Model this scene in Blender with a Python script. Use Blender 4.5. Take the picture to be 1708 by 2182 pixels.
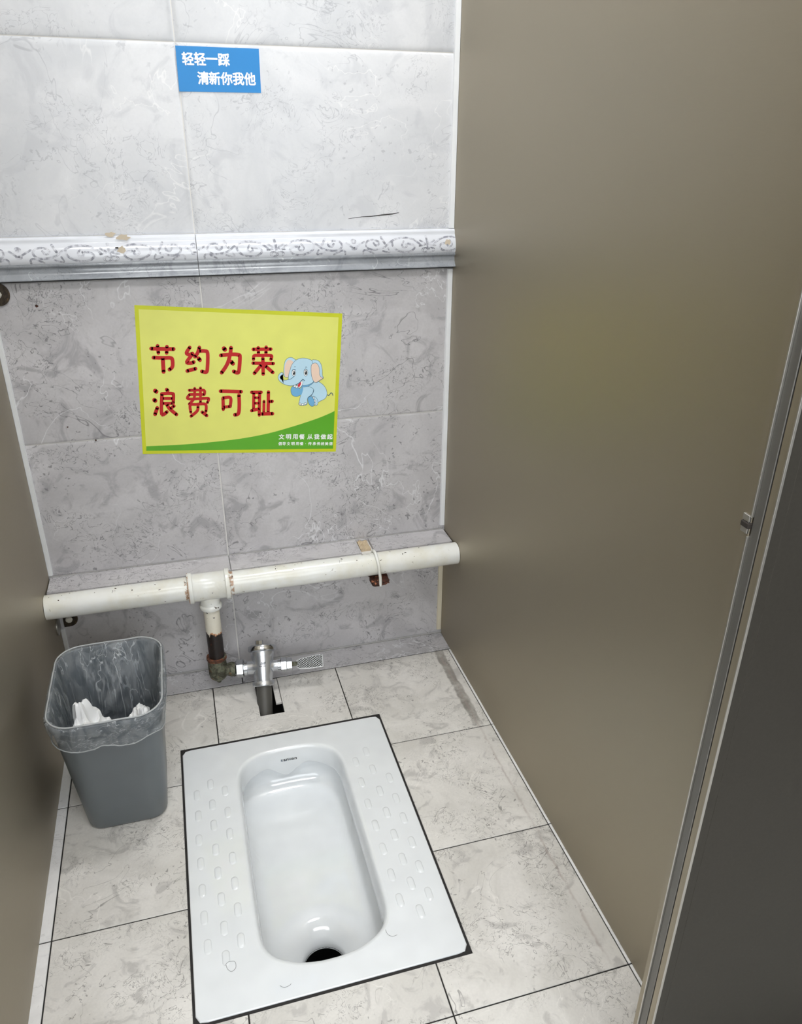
import bpy, bmesh, math, random
from mathutils import Vector, Matrix, Euler, noise

random.seed(7)
SC = bpy.context.scene
COL = SC.collection
for o in list(bpy.data.objects):
    bpy.data.objects.remove(o)

# ------------------------------------------------------------------ camera
W, H = 1708, 2182
CAM = Vector((-0.0487, -1.6713, 1.2048))
ROT = Euler((1.1133, -0.0102, -0.2862), 'XYZ')
FPX, PCX, PCY = 1673.6, 872.9, 1109.8
cam = bpy.data.cameras.new('camera')
cam.sensor_fit = 'HORIZONTAL'
cam.sensor_width = 36.0
cam.lens = FPX / W * 36.0
cam.shift_x = -(PCX - W / 2) / W
cam.shift_y = (PCY - H / 2) / W
cam.clip_start = 0.02
camo = bpy.data.objects.new('camera', cam)
camo.location = CAM
camo.rotation_euler = ROT
COL.objects.link(camo)
SC.camera = camo
RM = ROT.to_matrix()

# ------------------------------------------------------------------ world and exposure
SC.view_settings.view_transform = 'Standard'
SC.view_settings.look = 'None'
SC.view_settings.gamma = 1.0
SC.view_settings.use_curve_mapping = False
SC.view_settings.exposure = 0.62
wd = bpy.data.worlds.new('world')
SC.world = wd
wd.use_nodes = True
wd.node_tree.nodes['Background'].inputs[0].default_value = (0.9, 0.95, 1.0, 1)
wd.node_tree.nodes['Background'].inputs[1].default_value = 0.3
LAMP_CUBICLE, LAMP_PASSAGE, WINDOW_FILL = 48.0, 9.5, 2.9      # emission strength of the ceiling lights and the added fill window
CEIL = 2.62

# the measured place (metres)
LP, RP = -0.3819, 0.5413            # inner faces of the two partitions
RX = 0.5367
FX = [RX - 0.9, RX - 0.6, RX - 0.3, RX]   # floor joints running away from the wall
FY = [-0.0797, -0.3829, -0.6829, -0.9829, -1.2829]
VJ = 0.0086                          # vertical wall joint
ZA, ZT, ZB, ZM, ZS = 1.3473, 1.0262, 0.9458, 0.6233, 0.313

# ------------------------------------------------------------------ pixel -> place
def ray(px, py):
    return RM @ Vector(((px - PCX) / FPX, -(py - PCY) / FPX, -1.0))
def on(px, py, ax, val):
    r = ray(px, py)
    return CAM + r * ((val - CAM[ax]) / r[ax])
def fw(px, py, y=0.0):
    p = on(px, py, 1, y); return (p.x, p.z)
def ff(px, py, z=0.0):
    p = on(px, py, 2, z); return (p.x, p.y)

# ------------------------------------------------------------------ materials
def s2l(c):
    return tuple(((v / 255) / 12.92 if v / 255 <= 0.04045 else ((v / 255 + 0.055) / 1.055) ** 2.4) for v in c) + (1,)

class NT:
    def __init__(self, name):
        self.m = bpy.data.materials.new(name)
        self.m.use_nodes = True
        self.t = self.m.node_tree
        self.b = self.t.nodes['Principled BSDF']
    def n(self, typ, **kw):
        x = self.t.nodes.new(typ)
        for k, v in kw.items():
            if isinstance(k, str) and hasattr(x, k):
                setattr(x, k, v)
        return x
    def l(self, a, b):
        self.t.links.new(a, b)
    def coords(self, rand=True, kind='Object'):
        tc = self.n('ShaderNodeTexCoord')
        if not rand:
            return tc.outputs[kind]
        oi = self.n('ShaderNodeObjectInfo')
        mu = self.n('ShaderNodeMath', operation='MULTIPLY')
        mu.inputs[1].default_value = 37.0
        self.l(oi.outputs['Random'], mu.inputs[0])
        ad = self.n('ShaderNodeVectorMath', operation='ADD')
        self.l(tc.outputs[kind], ad.inputs[0]); self.l(mu.outputs[0], ad.inputs[1])
        return ad.outputs[0]
    def noise(self, co, scale, detail=4, rough=0.55, dist=0.0, seed=0.0):
        x = self.n('ShaderNodeTexNoise')
        x.inputs['Scale'].default_value = scale
        x.inputs['Detail'].default_value = detail
        x.inputs['Roughness'].default_value = rough
        x.inputs['Distortion'].default_value = dist
        if seed:
            a = self.n('ShaderNodeVectorMath', operation='ADD')
            a.inputs[1].default_value = (seed, seed * 0.7, -seed)
            self.l(co, a.inputs[0]); co = a.outputs[0]
        self.l(co, x.inputs['Vector'])
        return x.outputs['Fac']
    def rng(self, v, a, b, c=0.0, d=1.0, smooth=True):
        x = self.n('ShaderNodeMapRange')
        if smooth:
            x.interpolation_type = 'SMOOTHSTEP'
        x.inputs['From Min'].default_value = a; x.inputs['From Max'].default_value = b
        x.inputs['To Min'].default_value = c; x.inputs['To Max'].default_value = d
        self.l(v, x.inputs['Value'])
        return x.outputs['Result']
    def math(self, op, a, b=None):
        x = self.n('ShaderNodeMath', operation=op)
        for i, v in enumerate((a, b)):
            if v is None: continue
            if isinstance(v, (int, float)): x.inputs[i].default_value = v
            else: self.l(v, x.inputs[i])
        return x.outputs[0]
    def vein(self, co, scale, width, detail=3, dist=1.0, seed=0.0):
        f = self.noise(co, scale, detail, 0.6, dist, seed)
        a = self.math('ABSOLUTE', self.math('SUBTRACT', f, 0.5))
        return self.rng(a, 0.0, width, 1.0, 0.0)
    def mix(self, fac, a, b):
        x = self.n('ShaderNodeMix', data_type='RGBA')
        for i, v in ((0, fac), (6, a), (7, b)):
            if isinstance(v, (int, float)): x.inputs[i].default_value = v
            elif isinstance(v, tuple): x.inputs[i].default_value = v
            else: self.l(v, x.inputs[i])
        return x.outputs[2]
    def bump(self, h, strength=0.2, dist=0.002):
        x = self.n('ShaderNodeBump')
        x.inputs['Strength'].default_value = strength
        x.inputs['Distance'].default_value = dist
        self.l(h, x.inputs['Height'])
        self.l(x.outputs[0], self.b.inputs['Normal'])
    def set(self, col=None, rough=None, metal=None, spec=None, coat=None):
        b = self.b
        if col is not None:
            if isinstance(col, tuple): b.inputs['Base Color'].default_value = col
            else: self.l(col, b.inputs['Base Color'])
        if rough is not None:
            if isinstance(rough, (int, float)): b.inputs['Roughness'].default_value = rough
            else: self.l(rough, b.inputs['Roughness'])
        if metal is not None: b.inputs['Metallic'].default_value = metal
        if spec is not None: b.inputs['Specular IOR Level'].default_value = spec
        if coat is not None: b.inputs['Coat Weight'].default_value = coat
        return self.m

def plain(name, rgb, rough=0.5, metal=0.0, spec=0.5):
    """a plain finish with a faint uneven tone"""
    t = NT(name)
    co = t.coords()
    f = t.noise(co, 22.0, 1, 0.6)
    c = s2l(rgb)
    lo = tuple(v * 0.93 for v in c[:3]) + (1,)
    hi = tuple(min(1, v * 1.05) for v in c[:3]) + (1,)
    return t.set(t.mix(f, lo, hi), rough, metal, spec)

def marble(name, base, light, dark, vein, white, rough=0.25, amt=1.0, scale=1.0, whiteamt=0.6, spec=0.5):
    t = NT(name)
    co = t.coords()
    cloud = t.rng(t.noise(co, 5.5 * scale, 4, 0.62, 0.9), 0.30, 0.70)
    c = t.mix(cloud, s2l(base), s2l(light))
    blot = t.math('MULTIPLY', t.rng(t.noise(co, 15.0 * scale, 4, 0.6, 1.6, 3.1), 0.52, 0.68), 0.75 * amt)
    c = t.mix(blot, c, s2l(dark))
    # fine dark hooks and cracks, only in patches
    m1 = t.rng(t.noise(co, 9.0 * scale, 1, 0.5, 0.0, 8.3), 0.46, 0.62)
    v1 = t.math('MULTIPLY', t.vein(co, 26.0 * scale, 0.016, 3, 2.2, 1.7), m1)
    c = t.mix(t.math('MULTIPLY', v1, 0.85 * amt), c, s2l(vein))
    m2 = t.rng(t.noise(co, 7.0 * scale, 1, 0.5, 0.0, 17.3), 0.45, 0.58)
    v2 = t.math('MULTIPLY', t.vein(co, 7.0 * scale, 0.0055, 4, 1.0, 5.9), m2)
    c = t.mix(t.math('MULTIPLY', v2, 0.75 * amt), c, s2l(vein))
    # speckles
    m3 = t.rng(t.noise(co, 12.0 * scale, 1, 0.5, 0.0, 23.0), 0.50, 0.62)
    sp = t.math('MULTIPLY', t.rng(t.noise(co, 120.0 * scale, 2, 0.5, 0.6, 2.2), 0.63, 0.70), m3)
    c = t.mix(t.math('MULTIPLY', sp, 0.7 * amt), c, s2l(vein))
    # white calcite threads
    m4 = t.rng(t.noise(co, 5.0 * scale, 1, 0.5, 0.0, 31.0), 0.46, 0.60)
    v4 = t.math('MULTIPLY', t.vein(co, 5.5 * scale, 0.0065, 4, 0.9, 41.0), m4)
    c = t.mix(t.math('MULTIPLY', v4, whiteamt), c, s2l(white))
    gr = t.noise(co, 260.0, 0, 0.5)
    c = t.mix(t.rng(gr, 0.3, 0.7, 0.0, 0.10 * amt), c, s2l(dark))
    return t.set(c, rough, 0.0, spec)

M = {}
M['wall_white'] = marble('glazed_white_tile', (208, 210, 214), (224, 225, 228), (194, 196, 201), (158, 160, 167), (240, 240, 241), 0.5, 0.6, 0.8, 0.6, 0.3)
M['wall_grey'] = marble('grey_marble_tile', (184, 182, 184), (202, 200, 202), (160, 158, 161), (112, 110, 113), (222, 222, 224), 0.45, 1.05, 0.85, 0.85, 0.3)
M['floor_tile'] = marble('beige_marble_floor_tile', (204, 201, 195), (224, 221, 216), (178, 175, 171), (118, 114, 111), (238, 235, 230), 0.32, 1.0, 1.15, 0.5)
M['floor_painted_glow'] = marble('cut_tile_painted_glow', (226, 225, 224), (240, 239, 238), (208, 208, 210), (180, 178, 176), (246, 246, 246), 0.3, 0.6, 1.0, 0.4)  # cut strips made paler to paint in the bright glow along the partitions
def stain(m):
    t = NT.__new__(NT); t.m = m; t.t = m.node_tree; t.b = t.t.nodes['Principled BSDF']
    src = t.b.inputs['Base Color'].links[0].from_socket
    geo = t.n('ShaderNodeNewGeometry'); sep = t.n('ShaderNodeSeparateXYZ')
    t.l(geo.outputs['Position'], sep.inputs[0])
    n = t.noise(geo.outputs['Position'], 14, 4, 0.7)
    off = t.math('MULTIPLY', t.math('SUBTRACT', n, 0.5), 0.022)
    x = t.math('ABSOLUTE', t.math('SUBTRACT', t.math('ADD', sep.outputs[0], off), 0.5080))
    band = t.rng(x, 0.0085, 0.0135, 1.0, 0.0)
    far = t.rng(sep.outputs[1], -0.40, -0.33, 0.0, 1.0)
    c = t.mix(t.math('MULTIPLY', t.math('MULTIPLY', band, far), t.rng(n, 0.3, 0.6, 0.35, 0.8)), src, s2l((118, 112, 104)))
    thin = t.rng(x, 0.0, 0.004, 1.0, 0.0)
    near = t.rng(sep.outputs[1], -1.0, -0.95, 0.0, 1.0)
    c = t.mix(t.math('MULTIPLY', t.math('MULTIPLY', thin, near), t.rng(n, 0.35, 0.65, 0.1, 0.6)), c, s2l((160, 146, 140)))
    t.l(c, t.b.inputs['Base Color'])
stain(M['floor_tile'])
M['grout_white'] = plain('white_grout', (226, 224, 220), 0.8)
M['grout_black'] = plain('black_grout', (28, 25, 24), 0.7)
M['dark_strip'] = plain('dark_grey_strip', (62, 62, 64), 0.8)
M['wall_paint'] = plain('white_wall_paint', (226, 226, 224), 0.7)
M['front_tile'] = plain('grey_front_wall_tile', (150, 148, 145), 0.4)
M['ceil_paint'] = plain('white_ceiling_paint', (236, 236, 234), 0.8)
M['caulk'] = plain('white_silicone', (232, 234, 236), 0.35)
M['caulk_old'] = plain('yellowed_silicone', (214, 206, 184), 0.4)
M['ceramic'] = plain('white_vitreous_china', (225, 228, 230), 0.07, 0, 0.6)
M['black'] = plain('black_void', (8, 8, 8), 0.9, 0, 0.1)
M['dirt'] = plain('dark_dirt', (40, 34, 29), 0.9)
M['blue_print'] = plain('blue_sticker_vinyl', (22, 132, 204), 0.5)
M['white_print'] = plain('white_ink', (246, 247, 247), 0.4)
M['lime_print'] = plain('lime_border_ink', (206, 212, 36), 0.38)
M['yellow_print'] = plain('pale_yellow_ink', (228, 230, 118), 0.38)
M['green_print'] = plain('leaf_green_ink', (92, 172, 36), 0.38)
M['red_print'] = plain('dark_red_ink', (192, 14, 20), 0.38)
M['e_blue'] = plain('pale_blue_ink', (188, 222, 240), 0.4)
M['e_mid'] = plain('mid_blue_ink', (112, 176, 218), 0.4)
M['e_line'] = plain('slate_outline_ink', (48, 92, 120), 0.4)
M['e_pink'] = plain('peach_ink', (238, 210, 190), 0.4)
M['e_dark'] = plain('near_black_ink', (26, 30, 34), 0.4)
M['e_red'] = plain('mouth_red_ink', (205, 40, 60), 0.4)
M['chrome'] = plain('polished_chrome', (206, 209, 213), 0.16, 1.0)
M['satin'] = plain('cast_chrome', (206, 209, 214), 0.27, 0.8)
M['stud'] = plain('nickel_plated_knurling', (236, 238, 240), 0.3, 0.35)
M['steel'] = plain('aluminium_edge', (190, 188, 182), 0.35, 0.9)
M['stone'] = plain('broken_mortar', (196, 178, 150), 0.9)
M['chip'] = plain('bare_clay_body', (205, 192, 172), 0.9)
M['mark'] = plain('black_scuff', (70, 68, 68), 0.8)
M['bin'] = plain('grey_polypropylene', (102, 108, 112), 0.34, 0, 0.45)
M['tissue'] = plain('white_tissue_paper', (244, 245, 246), 0.9, 0, 0.1)
M['screw'] = plain('painted_bolt', (214, 210, 200), 0.5)
M['old_pipe'] = plain('dull_grey_flush_pipe', (84, 82, 78), 0.55, 0.2)
M['clear'] = plain('dried_glue', (196, 190, 178), 0.3)

def m_panel():
    t = NT('champagne_metal_laminate')
    co = t.coords(False)
    mp = t.n('ShaderNodeMapping')
    mp.inputs['Scale'].default_value = (60, 60, 900)
    t.l(co, mp.inputs[0])
    g = t.noise(mp.outputs[0], 1.0, 3, 0.6)
    c = t.mix(g, s2l((160, 151, 133)), s2l((170, 161, 143)))
    return t.set(c, t.rng(g, 0.3, 0.7, 0.45, 0.51), 0.88, 0.4)
M['panel'] = m_panel()
def m_front():
    t = NT('dark_grey_metal_laminate')
    co = t.coords(False)
    g = t.noise(co, 300.0, 2, 0.5)
    return t.set(t.mix(g, s2l((60, 57, 51)), s2l((68, 65, 59))), 0.5, 0.55, 0.4)
M['front'] = m_front()
M['profile'] = plain('grey_anodised_profile', (120, 118, 114), 0.45, 0.7)

def m_paint_pipe():
    t = NT('white_painted_steel_pipe')
    co = t.coords(False)
    tone = t.rng(t.noise(co, 18, 5, 0.6), 0.35, 0.75)
    c = t.mix(tone, s2l((232, 233, 230)), s2l((222, 220, 208)))
    dirt = t.rng(t.noise(co, 9, 6, 0.75, 0.4, 4.0), 0.60, 0.74)
    c = t.mix(t.math('MULTIPLY', dirt, 0.55), c, s2l((176, 160, 132)))
    geo = t.n('ShaderNodeNewGeometry'); sep = t.n('ShaderNodeSeparateXYZ')
    t.l(geo.outputs['Position'], sep.inputs[0])
    for jx in (-0.0915, 0.0050):          # rust weeping out of the two tee joints
        d = t.math('ABSOLUTE', t.math('SUBTRACT', sep.outputs[0], jx))
        ring = t.math('MULTIPLY', t.rng(d, 0.0025, 0.006, 1.0, 0.0), t.rng(t.noise(geo.outputs['Position'], 85, 3, 0.6, 0.3, jx * 50 + 20), 0.44, 0.56))
        c = t.mix(t.math('MULTIPLY', ring, 0.85), c, s2l((158, 112, 66)))
    grime = t.rng(t.noise(geo.outputs['Position'], 48, 3, 0.6, 0.5, 15.0), 0.68, 0.72)
    c = t.mix(t.math('MULTIPLY', grime, 0.5), c, s2l((120, 106, 78)))
    chip = t.rng(t.noise(co, 95, 2, 0.5, 0.2, 9.0), 0.718, 0.74)
    c = t.mix(chip, c, s2l((52, 36, 26)))
    t.bump(t.noise(co, 70, 4, 0.6), 0.35, 0.0012)
    return t.set(c, 0.22, 0.0, 0.5)
M['pipe'] = m_paint_pipe()

def m_down_pipe(z0):
    """paint flaked off the lower end of the drop pipe"""
    t = NT('flaking_white_paint_over_rust')
    geo = t.n('ShaderNodeNewGeometry')
    sep = t.n('ShaderNodeSeparateXYZ')
    t.l(geo.outputs['Position'], sep.inputs[0])
    co = t.coords(False)
    n = t.noise(co, 60, 4, 0.65)
    lvl = t.math('ADD', sep.outputs[2], t.math('MULTIPLY', t.math('SUBTRACT', n, 0.5), 0.045))
    rust = t.rng(lvl, z0 - 0.0012, z0 + 0.0012, 1.0, 0.0)
    tan = t.rng(lvl, z0 + 0.004, z0 + 0.006, 1.0, 0.0)
    sp = t.rng(t.noise(co, 110, 2, 0.5, 0.2, 6.0), 0.68, 0.71)
    base = t.mix(t.noise(co, 20, 4), s2l((234, 230, 218)), s2l((216, 208, 188)))
    tanm = t.math('MULTIPLY', tan, t.rng(t.noise(co, 40, 3, 0.5, 0, 12.0), 0.45, 0.55))
    c = t.mix(sp, base, s2l((40, 26, 18)))
    c = t.mix(tanm, c, s2l((200, 150, 112)))
    rc = t.mix(t.rng(t.noise(co, 90, 3), 0.55, 0.75), s2l((26, 16, 13)), s2l((74, 40, 26)))
    c = t.mix(rust, c, rc)
    t.bump(n, 0.5, 0.002)
    return t.set(c, 0.4)
M['drop'] = m_down_pipe(0.174)

def m_rust(name, a, b, c3, rough=0.75, metal=0.0):
    t = NT(name)
    co = t.coords(False)
    n = t.noise(co, 70, 5, 0.7, 0.6)
    c = t.mix(t.rng(n, 0.38, 0.6), s2l(a), s2l(b))
    c = t.mix(t.rng(t.noise(co, 110, 3, 0.6, 0, 5.0), 0.6, 0.68), c, s2l(c3))
    t.bump(n, 0.8, 0.003)
    return t.set(c, rough, metal)
M['rust'] = m_rust('flaking_rust', (30, 17, 13), (84, 44, 28), (176, 112, 80))
M['elbow'] = m_rust('verdigris_grimy_brass', (52, 50, 38), (104, 106, 88), (120, 84, 46), 0.6)
M['rust_ring'] = m_rust('orange_rust', (70, 42, 30), (120, 72, 48), (150, 100, 70))
M['bracket'] = m_rust('stained_steel_bracket', (44, 36, 28), (66, 56, 44), (92, 72, 50), 0.5, 0.4)

def m_film(name, stretch, vs):
    t = NT(name)
    tr = t.n('ShaderNodeBsdfTransparent')
    tr.inputs[0].default_value = (0.86, 0.88, 0.9, 1)
    co = t.coords(False)
    t.set(s2l((196, 200, 203)), 0.22, 0.0, 0.6)
    mp = t.n('ShaderNodeMapping'); mp.inputs['Scale'].default_value = (1, 1, 0.35)
    t.l(co, mp.inputs[0])
    h = t.noise(mp.outputs[0], 38, 5, 0.65, 1.4)
    t.bump(h, 1.0, 0.008)
    mp2 = t.n('ShaderNodeMapping'); mp2.inputs['Scale'].default_value = (1, 1, stretch); mp2.inputs['Rotation'].default_value = (0.2, 0.22, 0)
    t.l(co, mp2.inputs[0])
    crease = t.math('MULTIPLY', t.vein(mp2.outputs[0], vs, 0.020, 3, 0.5, 3.0), 0.7)
    mx = t.n('ShaderNodeMixShader')
    t.l(t.math('MAXIMUM', t.rng(h, 0.38, 0.62, 0.08, 0.34), crease), mx.inputs[0])
    t.l(tr.outputs[0], mx.inputs[1]); t.l(t.b.outputs[0], mx.inputs[2])
    t.l(mx.outputs[0], t.t.nodes['Material Output'].inputs[0])
    return t.m
M['film'] = m_film('translucent_grey_polythene', 0.16, 26)
M['skirt'] = m_film('gathered_grey_polythene', 3.2, 22)
M['hem'] = plain('gathered_polythene_hem', (170, 173, 175), 0.35)

def m_scroll():
    t = NT('grey_scroll_print')
    co = t.coords(False)
    c = t.mix(t.rng(t.noise(co, 130, 3, 0.6), 0.38, 0.62), s2l((142, 144, 154)), s2l((206, 208, 216)))
    return t.set(c, 0.15)
M['scroll'] = m_scroll()
M['border_white'] = plain('glazed_border_white', (216, 219, 226), 0.12)
M['border_grey'] = marble('glazed_border_grey', (138, 142, 148), (166, 170, 176), (120, 124, 131), (112, 116, 122), (214, 216, 220), 0.12, 0.8, 1.0, 0.6)

def emit(name, col, st):
    t = NT(name)
    t.b.inputs['Base Color'].default_value = col
    t.b.inputs['Emission Color'].default_value = col
    t.b.inputs['Emission Strength'].default_value = st
    return t.m
M['lamp'] = emit('lit_lamp_diffuser', (0.985, 0.99, 1.0, 1), LAMP_CUBICLE)
M['lamp2'] = emit('lit_passage_lamp_diffuser', (0.98, 0.99, 1.0, 1), LAMP_PASSAGE)
M['fill_glow'] = emit('added_fill_light_glow', (0.94, 0.975, 1.0, 1), WINDOW_FILL)  # emission of the added window, lights the back wall from the front

# ------------------------------------------------------------------ mesh helpers
def link(o, parent=None):
    COL.objects.link(o)
    if parent is not None:
        o.parent = parent
    return o

def wloc(o):
    v = Vector(o.location)
    while o.parent is not None:
        o = o.parent
        v += o.location
    return v

def obj(name, bm, mat, parent=None, smooth=False, origin=None, mats=None):
    """one mesh object; geometry is given in world space"""
    me = bpy.data.meshes.new(name)
    bmesh.ops.recalc_face_normals(bm, faces=bm.faces)
    if origin is None:
        xs = [v.co for v in bm.verts]
        lo = Vector((min(v.x for v in xs), min(v.y for v in xs), min(v.z for v in xs)))
        hi = Vector((max(v.x for v in xs), max(v.y for v in xs), max(v.z for v in xs)))
        origin = (lo + hi) / 2
    origin = Vector(origin)
    bmesh.ops.translate(bm, verts=bm.verts, vec=-origin)
    if smooth:
        for f in bm.faces: f.smooth = True
        if smooth != 'all':
            lim = math.radians(smooth if not isinstance(smooth, bool) else 40)
            for e in bm.edges:
                if len(e.link_faces) == 2 and e.calc_face_angle(0) > lim:
                    e.smooth = False
    bm.to_mesh(me); bm.free()
    for m in (mats or [mat]):
        me.materials.append(M[m] if isinstance(m, str) else m)
    o = bpy.data.objects.new(name, me)
    base = wloc(parent) if parent is not None else Vector((0, 0, 0))
    o.location = origin - base
    return link(o, parent)

def thing(name, label, cat, loc, group=None):
    o = bpy.data.objects.new(name, None)
    o.location = loc
    o.empty_display_size = 0.05
    link(o)
    return tag(o, label, cat, group)

def tag(o, label=None, cat=None, group=None, kind=None):
    if label: o['label'] = label
    if cat: o['category'] = cat
    if group: o['group'] = group
    if kind: o['kind'] = kind
    return o

def struct(o, label, cat=None):
    tag(o, label, cat, None, 'structure')
    return o

def box(bm, x0, x1, y0, y1, z0, z1, bev=0.0, seg=1):
    vs = [bm.verts.new(p) for p in ((x0, y0, z0), (x1, y0, z0), (x1, y1, z0), (x0, y1, z0), (x0, y0, z1), (x1, y0, z1), (x1, y1, z1), (x0, y1, z1))]
    fs = [bm.faces.new([vs[i] for i in q]) for q in ((0, 3, 2, 1), (4, 5, 6, 7), (0, 1, 5, 4), (1, 2, 6, 5), (2, 3, 7, 6), (3, 0, 4, 7))]
    if bev > 0:
        es = list({e for f in fs for e in f.edges})
        bmesh.ops.bevel(bm, geom=es, offset=bev, segments=seg, affect='EDGES', profile=0.5)
    return bm

def nbox(*a, **k):
    return box(bmesh.new(), *a, **k)

def frame(axis):
    a = Vector(axis).normalized()
    h = Vector((0, 0, 1)) if abs(a.z) < 0.9 else Vector((1, 0, 0))
    u = a.cross(h).normalized()
    return a, u, a.cross(u).normalized()

def lathe(bm, base, axis, prof, n=32, cap=True, ang0=0.0):
    """prof: list of (s along axis, radius)"""
    a, u, v = frame(axis)
    base = Vector(base)
    rings = []
    for s, r in prof:
        rings.append([bm.verts.new(base + a * s + (u * math.cos(ang0 + 2 * math.pi * k / n) + v * math.sin(ang0 + 2 * math.pi * k / n)) * r) for k in range(n)])
    for A, B in zip(rings, rings[1:]):
        for k in range(n):
            bm.faces.new((A[k], A[(k + 1) % n], B[(k + 1) % n], B[k]))
    if cap:
        bm.faces.new(rings[0][::-1]); bm.faces.new(rings[-1])
    return bm

def tube(bm, pts, r, n=12, cap=True, rf=None):
    pts = [Vector(p) for p in pts]
    prev = None
    rings = []
    for i, p in enumerate(pts):
        t = (pts[min(i + 1, len(pts) - 1)] - pts[max(i - 1, 0)]).normalized()
        if prev is None:
            _, u, v = frame(t)
        else:
            u = (prev - t * prev.dot(t)).normalized(); v = t.cross(u)
        prev = u
        rr = rf(i) if rf else r
        rings.append([bm.verts.new(p + (u * math.cos(2 * math.pi * k / n) + v * math.sin(2 * math.pi * k / n)) * rr) for k in range(n)])
    for A, B in zip(rings, rings[1:]):
        for k in range(n):
            bm.faces.new((A[k], A[(k + 1) % n], B[(k + 1) % n], B[k]))
    if cap:
        bm.faces.new(rings[0][::-1]); bm.faces.new(rings[-1])
    return bm

def loft(bm, rings, closed=True, cap0=False, cap1=False):
    vr = [[bm.verts.new(p) for p in r] for r in rings]
    n = len(vr[0])
    for A, B in zip(vr, vr[1:]):
        for k in range(n if closed else n - 1):
            bm.faces.new((A[k], A[(k + 1) % n], B[(k + 1) % n], B[k]))
    if cap0: bm.faces.new(vr[0][::-1])
    if cap1: bm.faces.new(vr[-1])
    return vr

def rrect(cx, cy, w, d, r, z, n=72):
    """n points round a rounded rectangle, even by arc length"""
    r = min(r, w / 2 - 1e-4, d / 2 - 1e-4)
    pts = []
    for sx, sy, a0 in ((1, 1, 0), (-1, 1, 90), (-1, -1, 180), (1, -1, 270)):
        for k in range(13):
            a = math.radians(a0 + 90 * k / 12)
            pts.append(Vector((cx + sx * (w / 2 - r) + r * math.cos(a), cy + sy * (d / 2 - r) + r * math.sin(a), z)))
    return resample(pts, n)

def resample(pts, n, closed=True):
    P = pts + ([pts[0]] if closed else [])
    L = [0]
    for a, b in zip(P, P[1:]): L.append(L[-1] + (b - a).length)
    out = []; j = 0
    for k in range(n):
        s = L[-1] * k / (n if closed else n - 1)
        while j < len(L) - 2 and L[j + 1] < s: j += 1
        t = (s - L[j]) / max(L[j + 1] - L[j], 1e-9)
        out.append(P[j].lerp(P[j + 1], t))
    return out

def region(rect, excl):
    """rectangle minus rectangles -> bmesh with one flat ngon region at z=0"""
    x0, x1, y0, y1 = rect
    xs = sorted({x0, x1} | {v for e in excl for v in e[:2] if x0 < v < x1})
    ys = sorted({y0, y1} | {v for e in excl for v in e[2:] if y0 < v < y1})
    bm = bmesh.new()
    V = {}
    def vert(x, y):
        if (x, y) not in V: V[(x, y)] = bm.verts.new((x, y, 0))
        return V[(x, y)]
    for a, b in zip(xs, xs[1:]):
        for c, d in zip(ys, ys[1:]):
            mx, my = (a + b) / 2, (c + d) / 2
            if any(e[0] < mx < e[1] and e[2] < my < e[3] for e in excl): continue
            bm.faces.new((vert(a, c), vert(b, c), vert(b, d), vert(a, d)))
    return bm

def slab(rect, excl, z0, z1, bev=0.0):
    bm = region(rect, excl)
    if not bm.faces: return None
    bmesh.ops.dissolve_limit(bm, angle_limit=0.01, verts=bm.verts, edges=bm.edges)
    top = list(bm.faces)
    bmesh.ops.translate(bm, verts=bm.verts, vec=(0, 0, z1))
    r = bmesh.ops.extrude_face_region(bm, geom=top)
    nv = [g for g in r['geom'] if isinstance(g, bmesh.types.BMVert)]
    bmesh.ops.translate(bm, verts=nv, vec=(0, 0, z0 - z1))
    if bev:
        es = [e for e in bm.edges if all(abs(v.co.z - z1) < 1e-6 for v in e.verts) and e.calc_face_angle(0) > 1]
        bmesh.ops.bevel(bm, geom=es, offset=bev, segments=1, affect='EDGES', profile=0.5)
    return bm

# ------------------------------------------------------------------ THE SETTING
PAN = (-0.1450, 0.3005, -0.8950, -0.2772)          # cut-out in the floor for the squat pan
SLOT = (0.0350, 0.0906, -0.2130, -0.0790)          # slot cut for the flush pipe

wall = struct(obj('wall_back', nbox(-1.9, 1.9, 0.0035, 0.12, -0.02, CEIL), 'grout_white'),
              'tiled back wall, white tiles above and grey marble tiles below a scroll border')

def wall_tile(x0, x1, z0, z1, mat, cushion, drop):
    g = 0.0009 if mat == 'wall_white' else 0.0014
    x0, x1, z0, z1 = x0 + g, x1 - g, z0 + g, z1 - g
    bm = bmesh.new()
    c = cushion
    rings = []
    for ins, y in ((0, 0.006), (0, drop), (c * 0.35, drop * 0.35), (c, 0.0)):
        rings.append([Vector((x0 + ins, y, z0 + ins)), Vector((x1 - ins, y, z0 + ins)), Vector((x1 - ins, y, z1 - ins)), Vector((x0 + ins, y, z1 - ins))])
    loft(bm, rings, True, False, True)
    return obj('tile', bm, mat, wall, smooth=30)

cols = ((VJ - 0.64, VJ), (VJ, VJ + 0.64))
zrow = [ZT + 0.321 * k for k in range(6)]
zrow[1] = ZA
for za, zb in zip(zrow, zrow[1:] ):
    for a, b in cols:
        wall_tile(a, b, za, min(zb, CEIL), 'wall_white', 0.011, 0.0028)
for za, zb in ((ZM, ZB), (ZS, ZM), (0.0, ZS)):
    for a, b in cols:
        wall_tile(a, b, za, zb, 'wall_grey', 0.005, 0.0016)
for s in (-1, 1):   # plain tiles of the neighbouring cubicles
    a = VJ + s * 0.64
    for za, zb in ((0, ZB), (ZB, CEIL)):
        wall_tile(min(a, a + s * 0.64), max(a, a + s * 0.64), za, zb, 'wall_grey' if za == 0 else 'wall_white', 0.006, 0.002)

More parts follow.
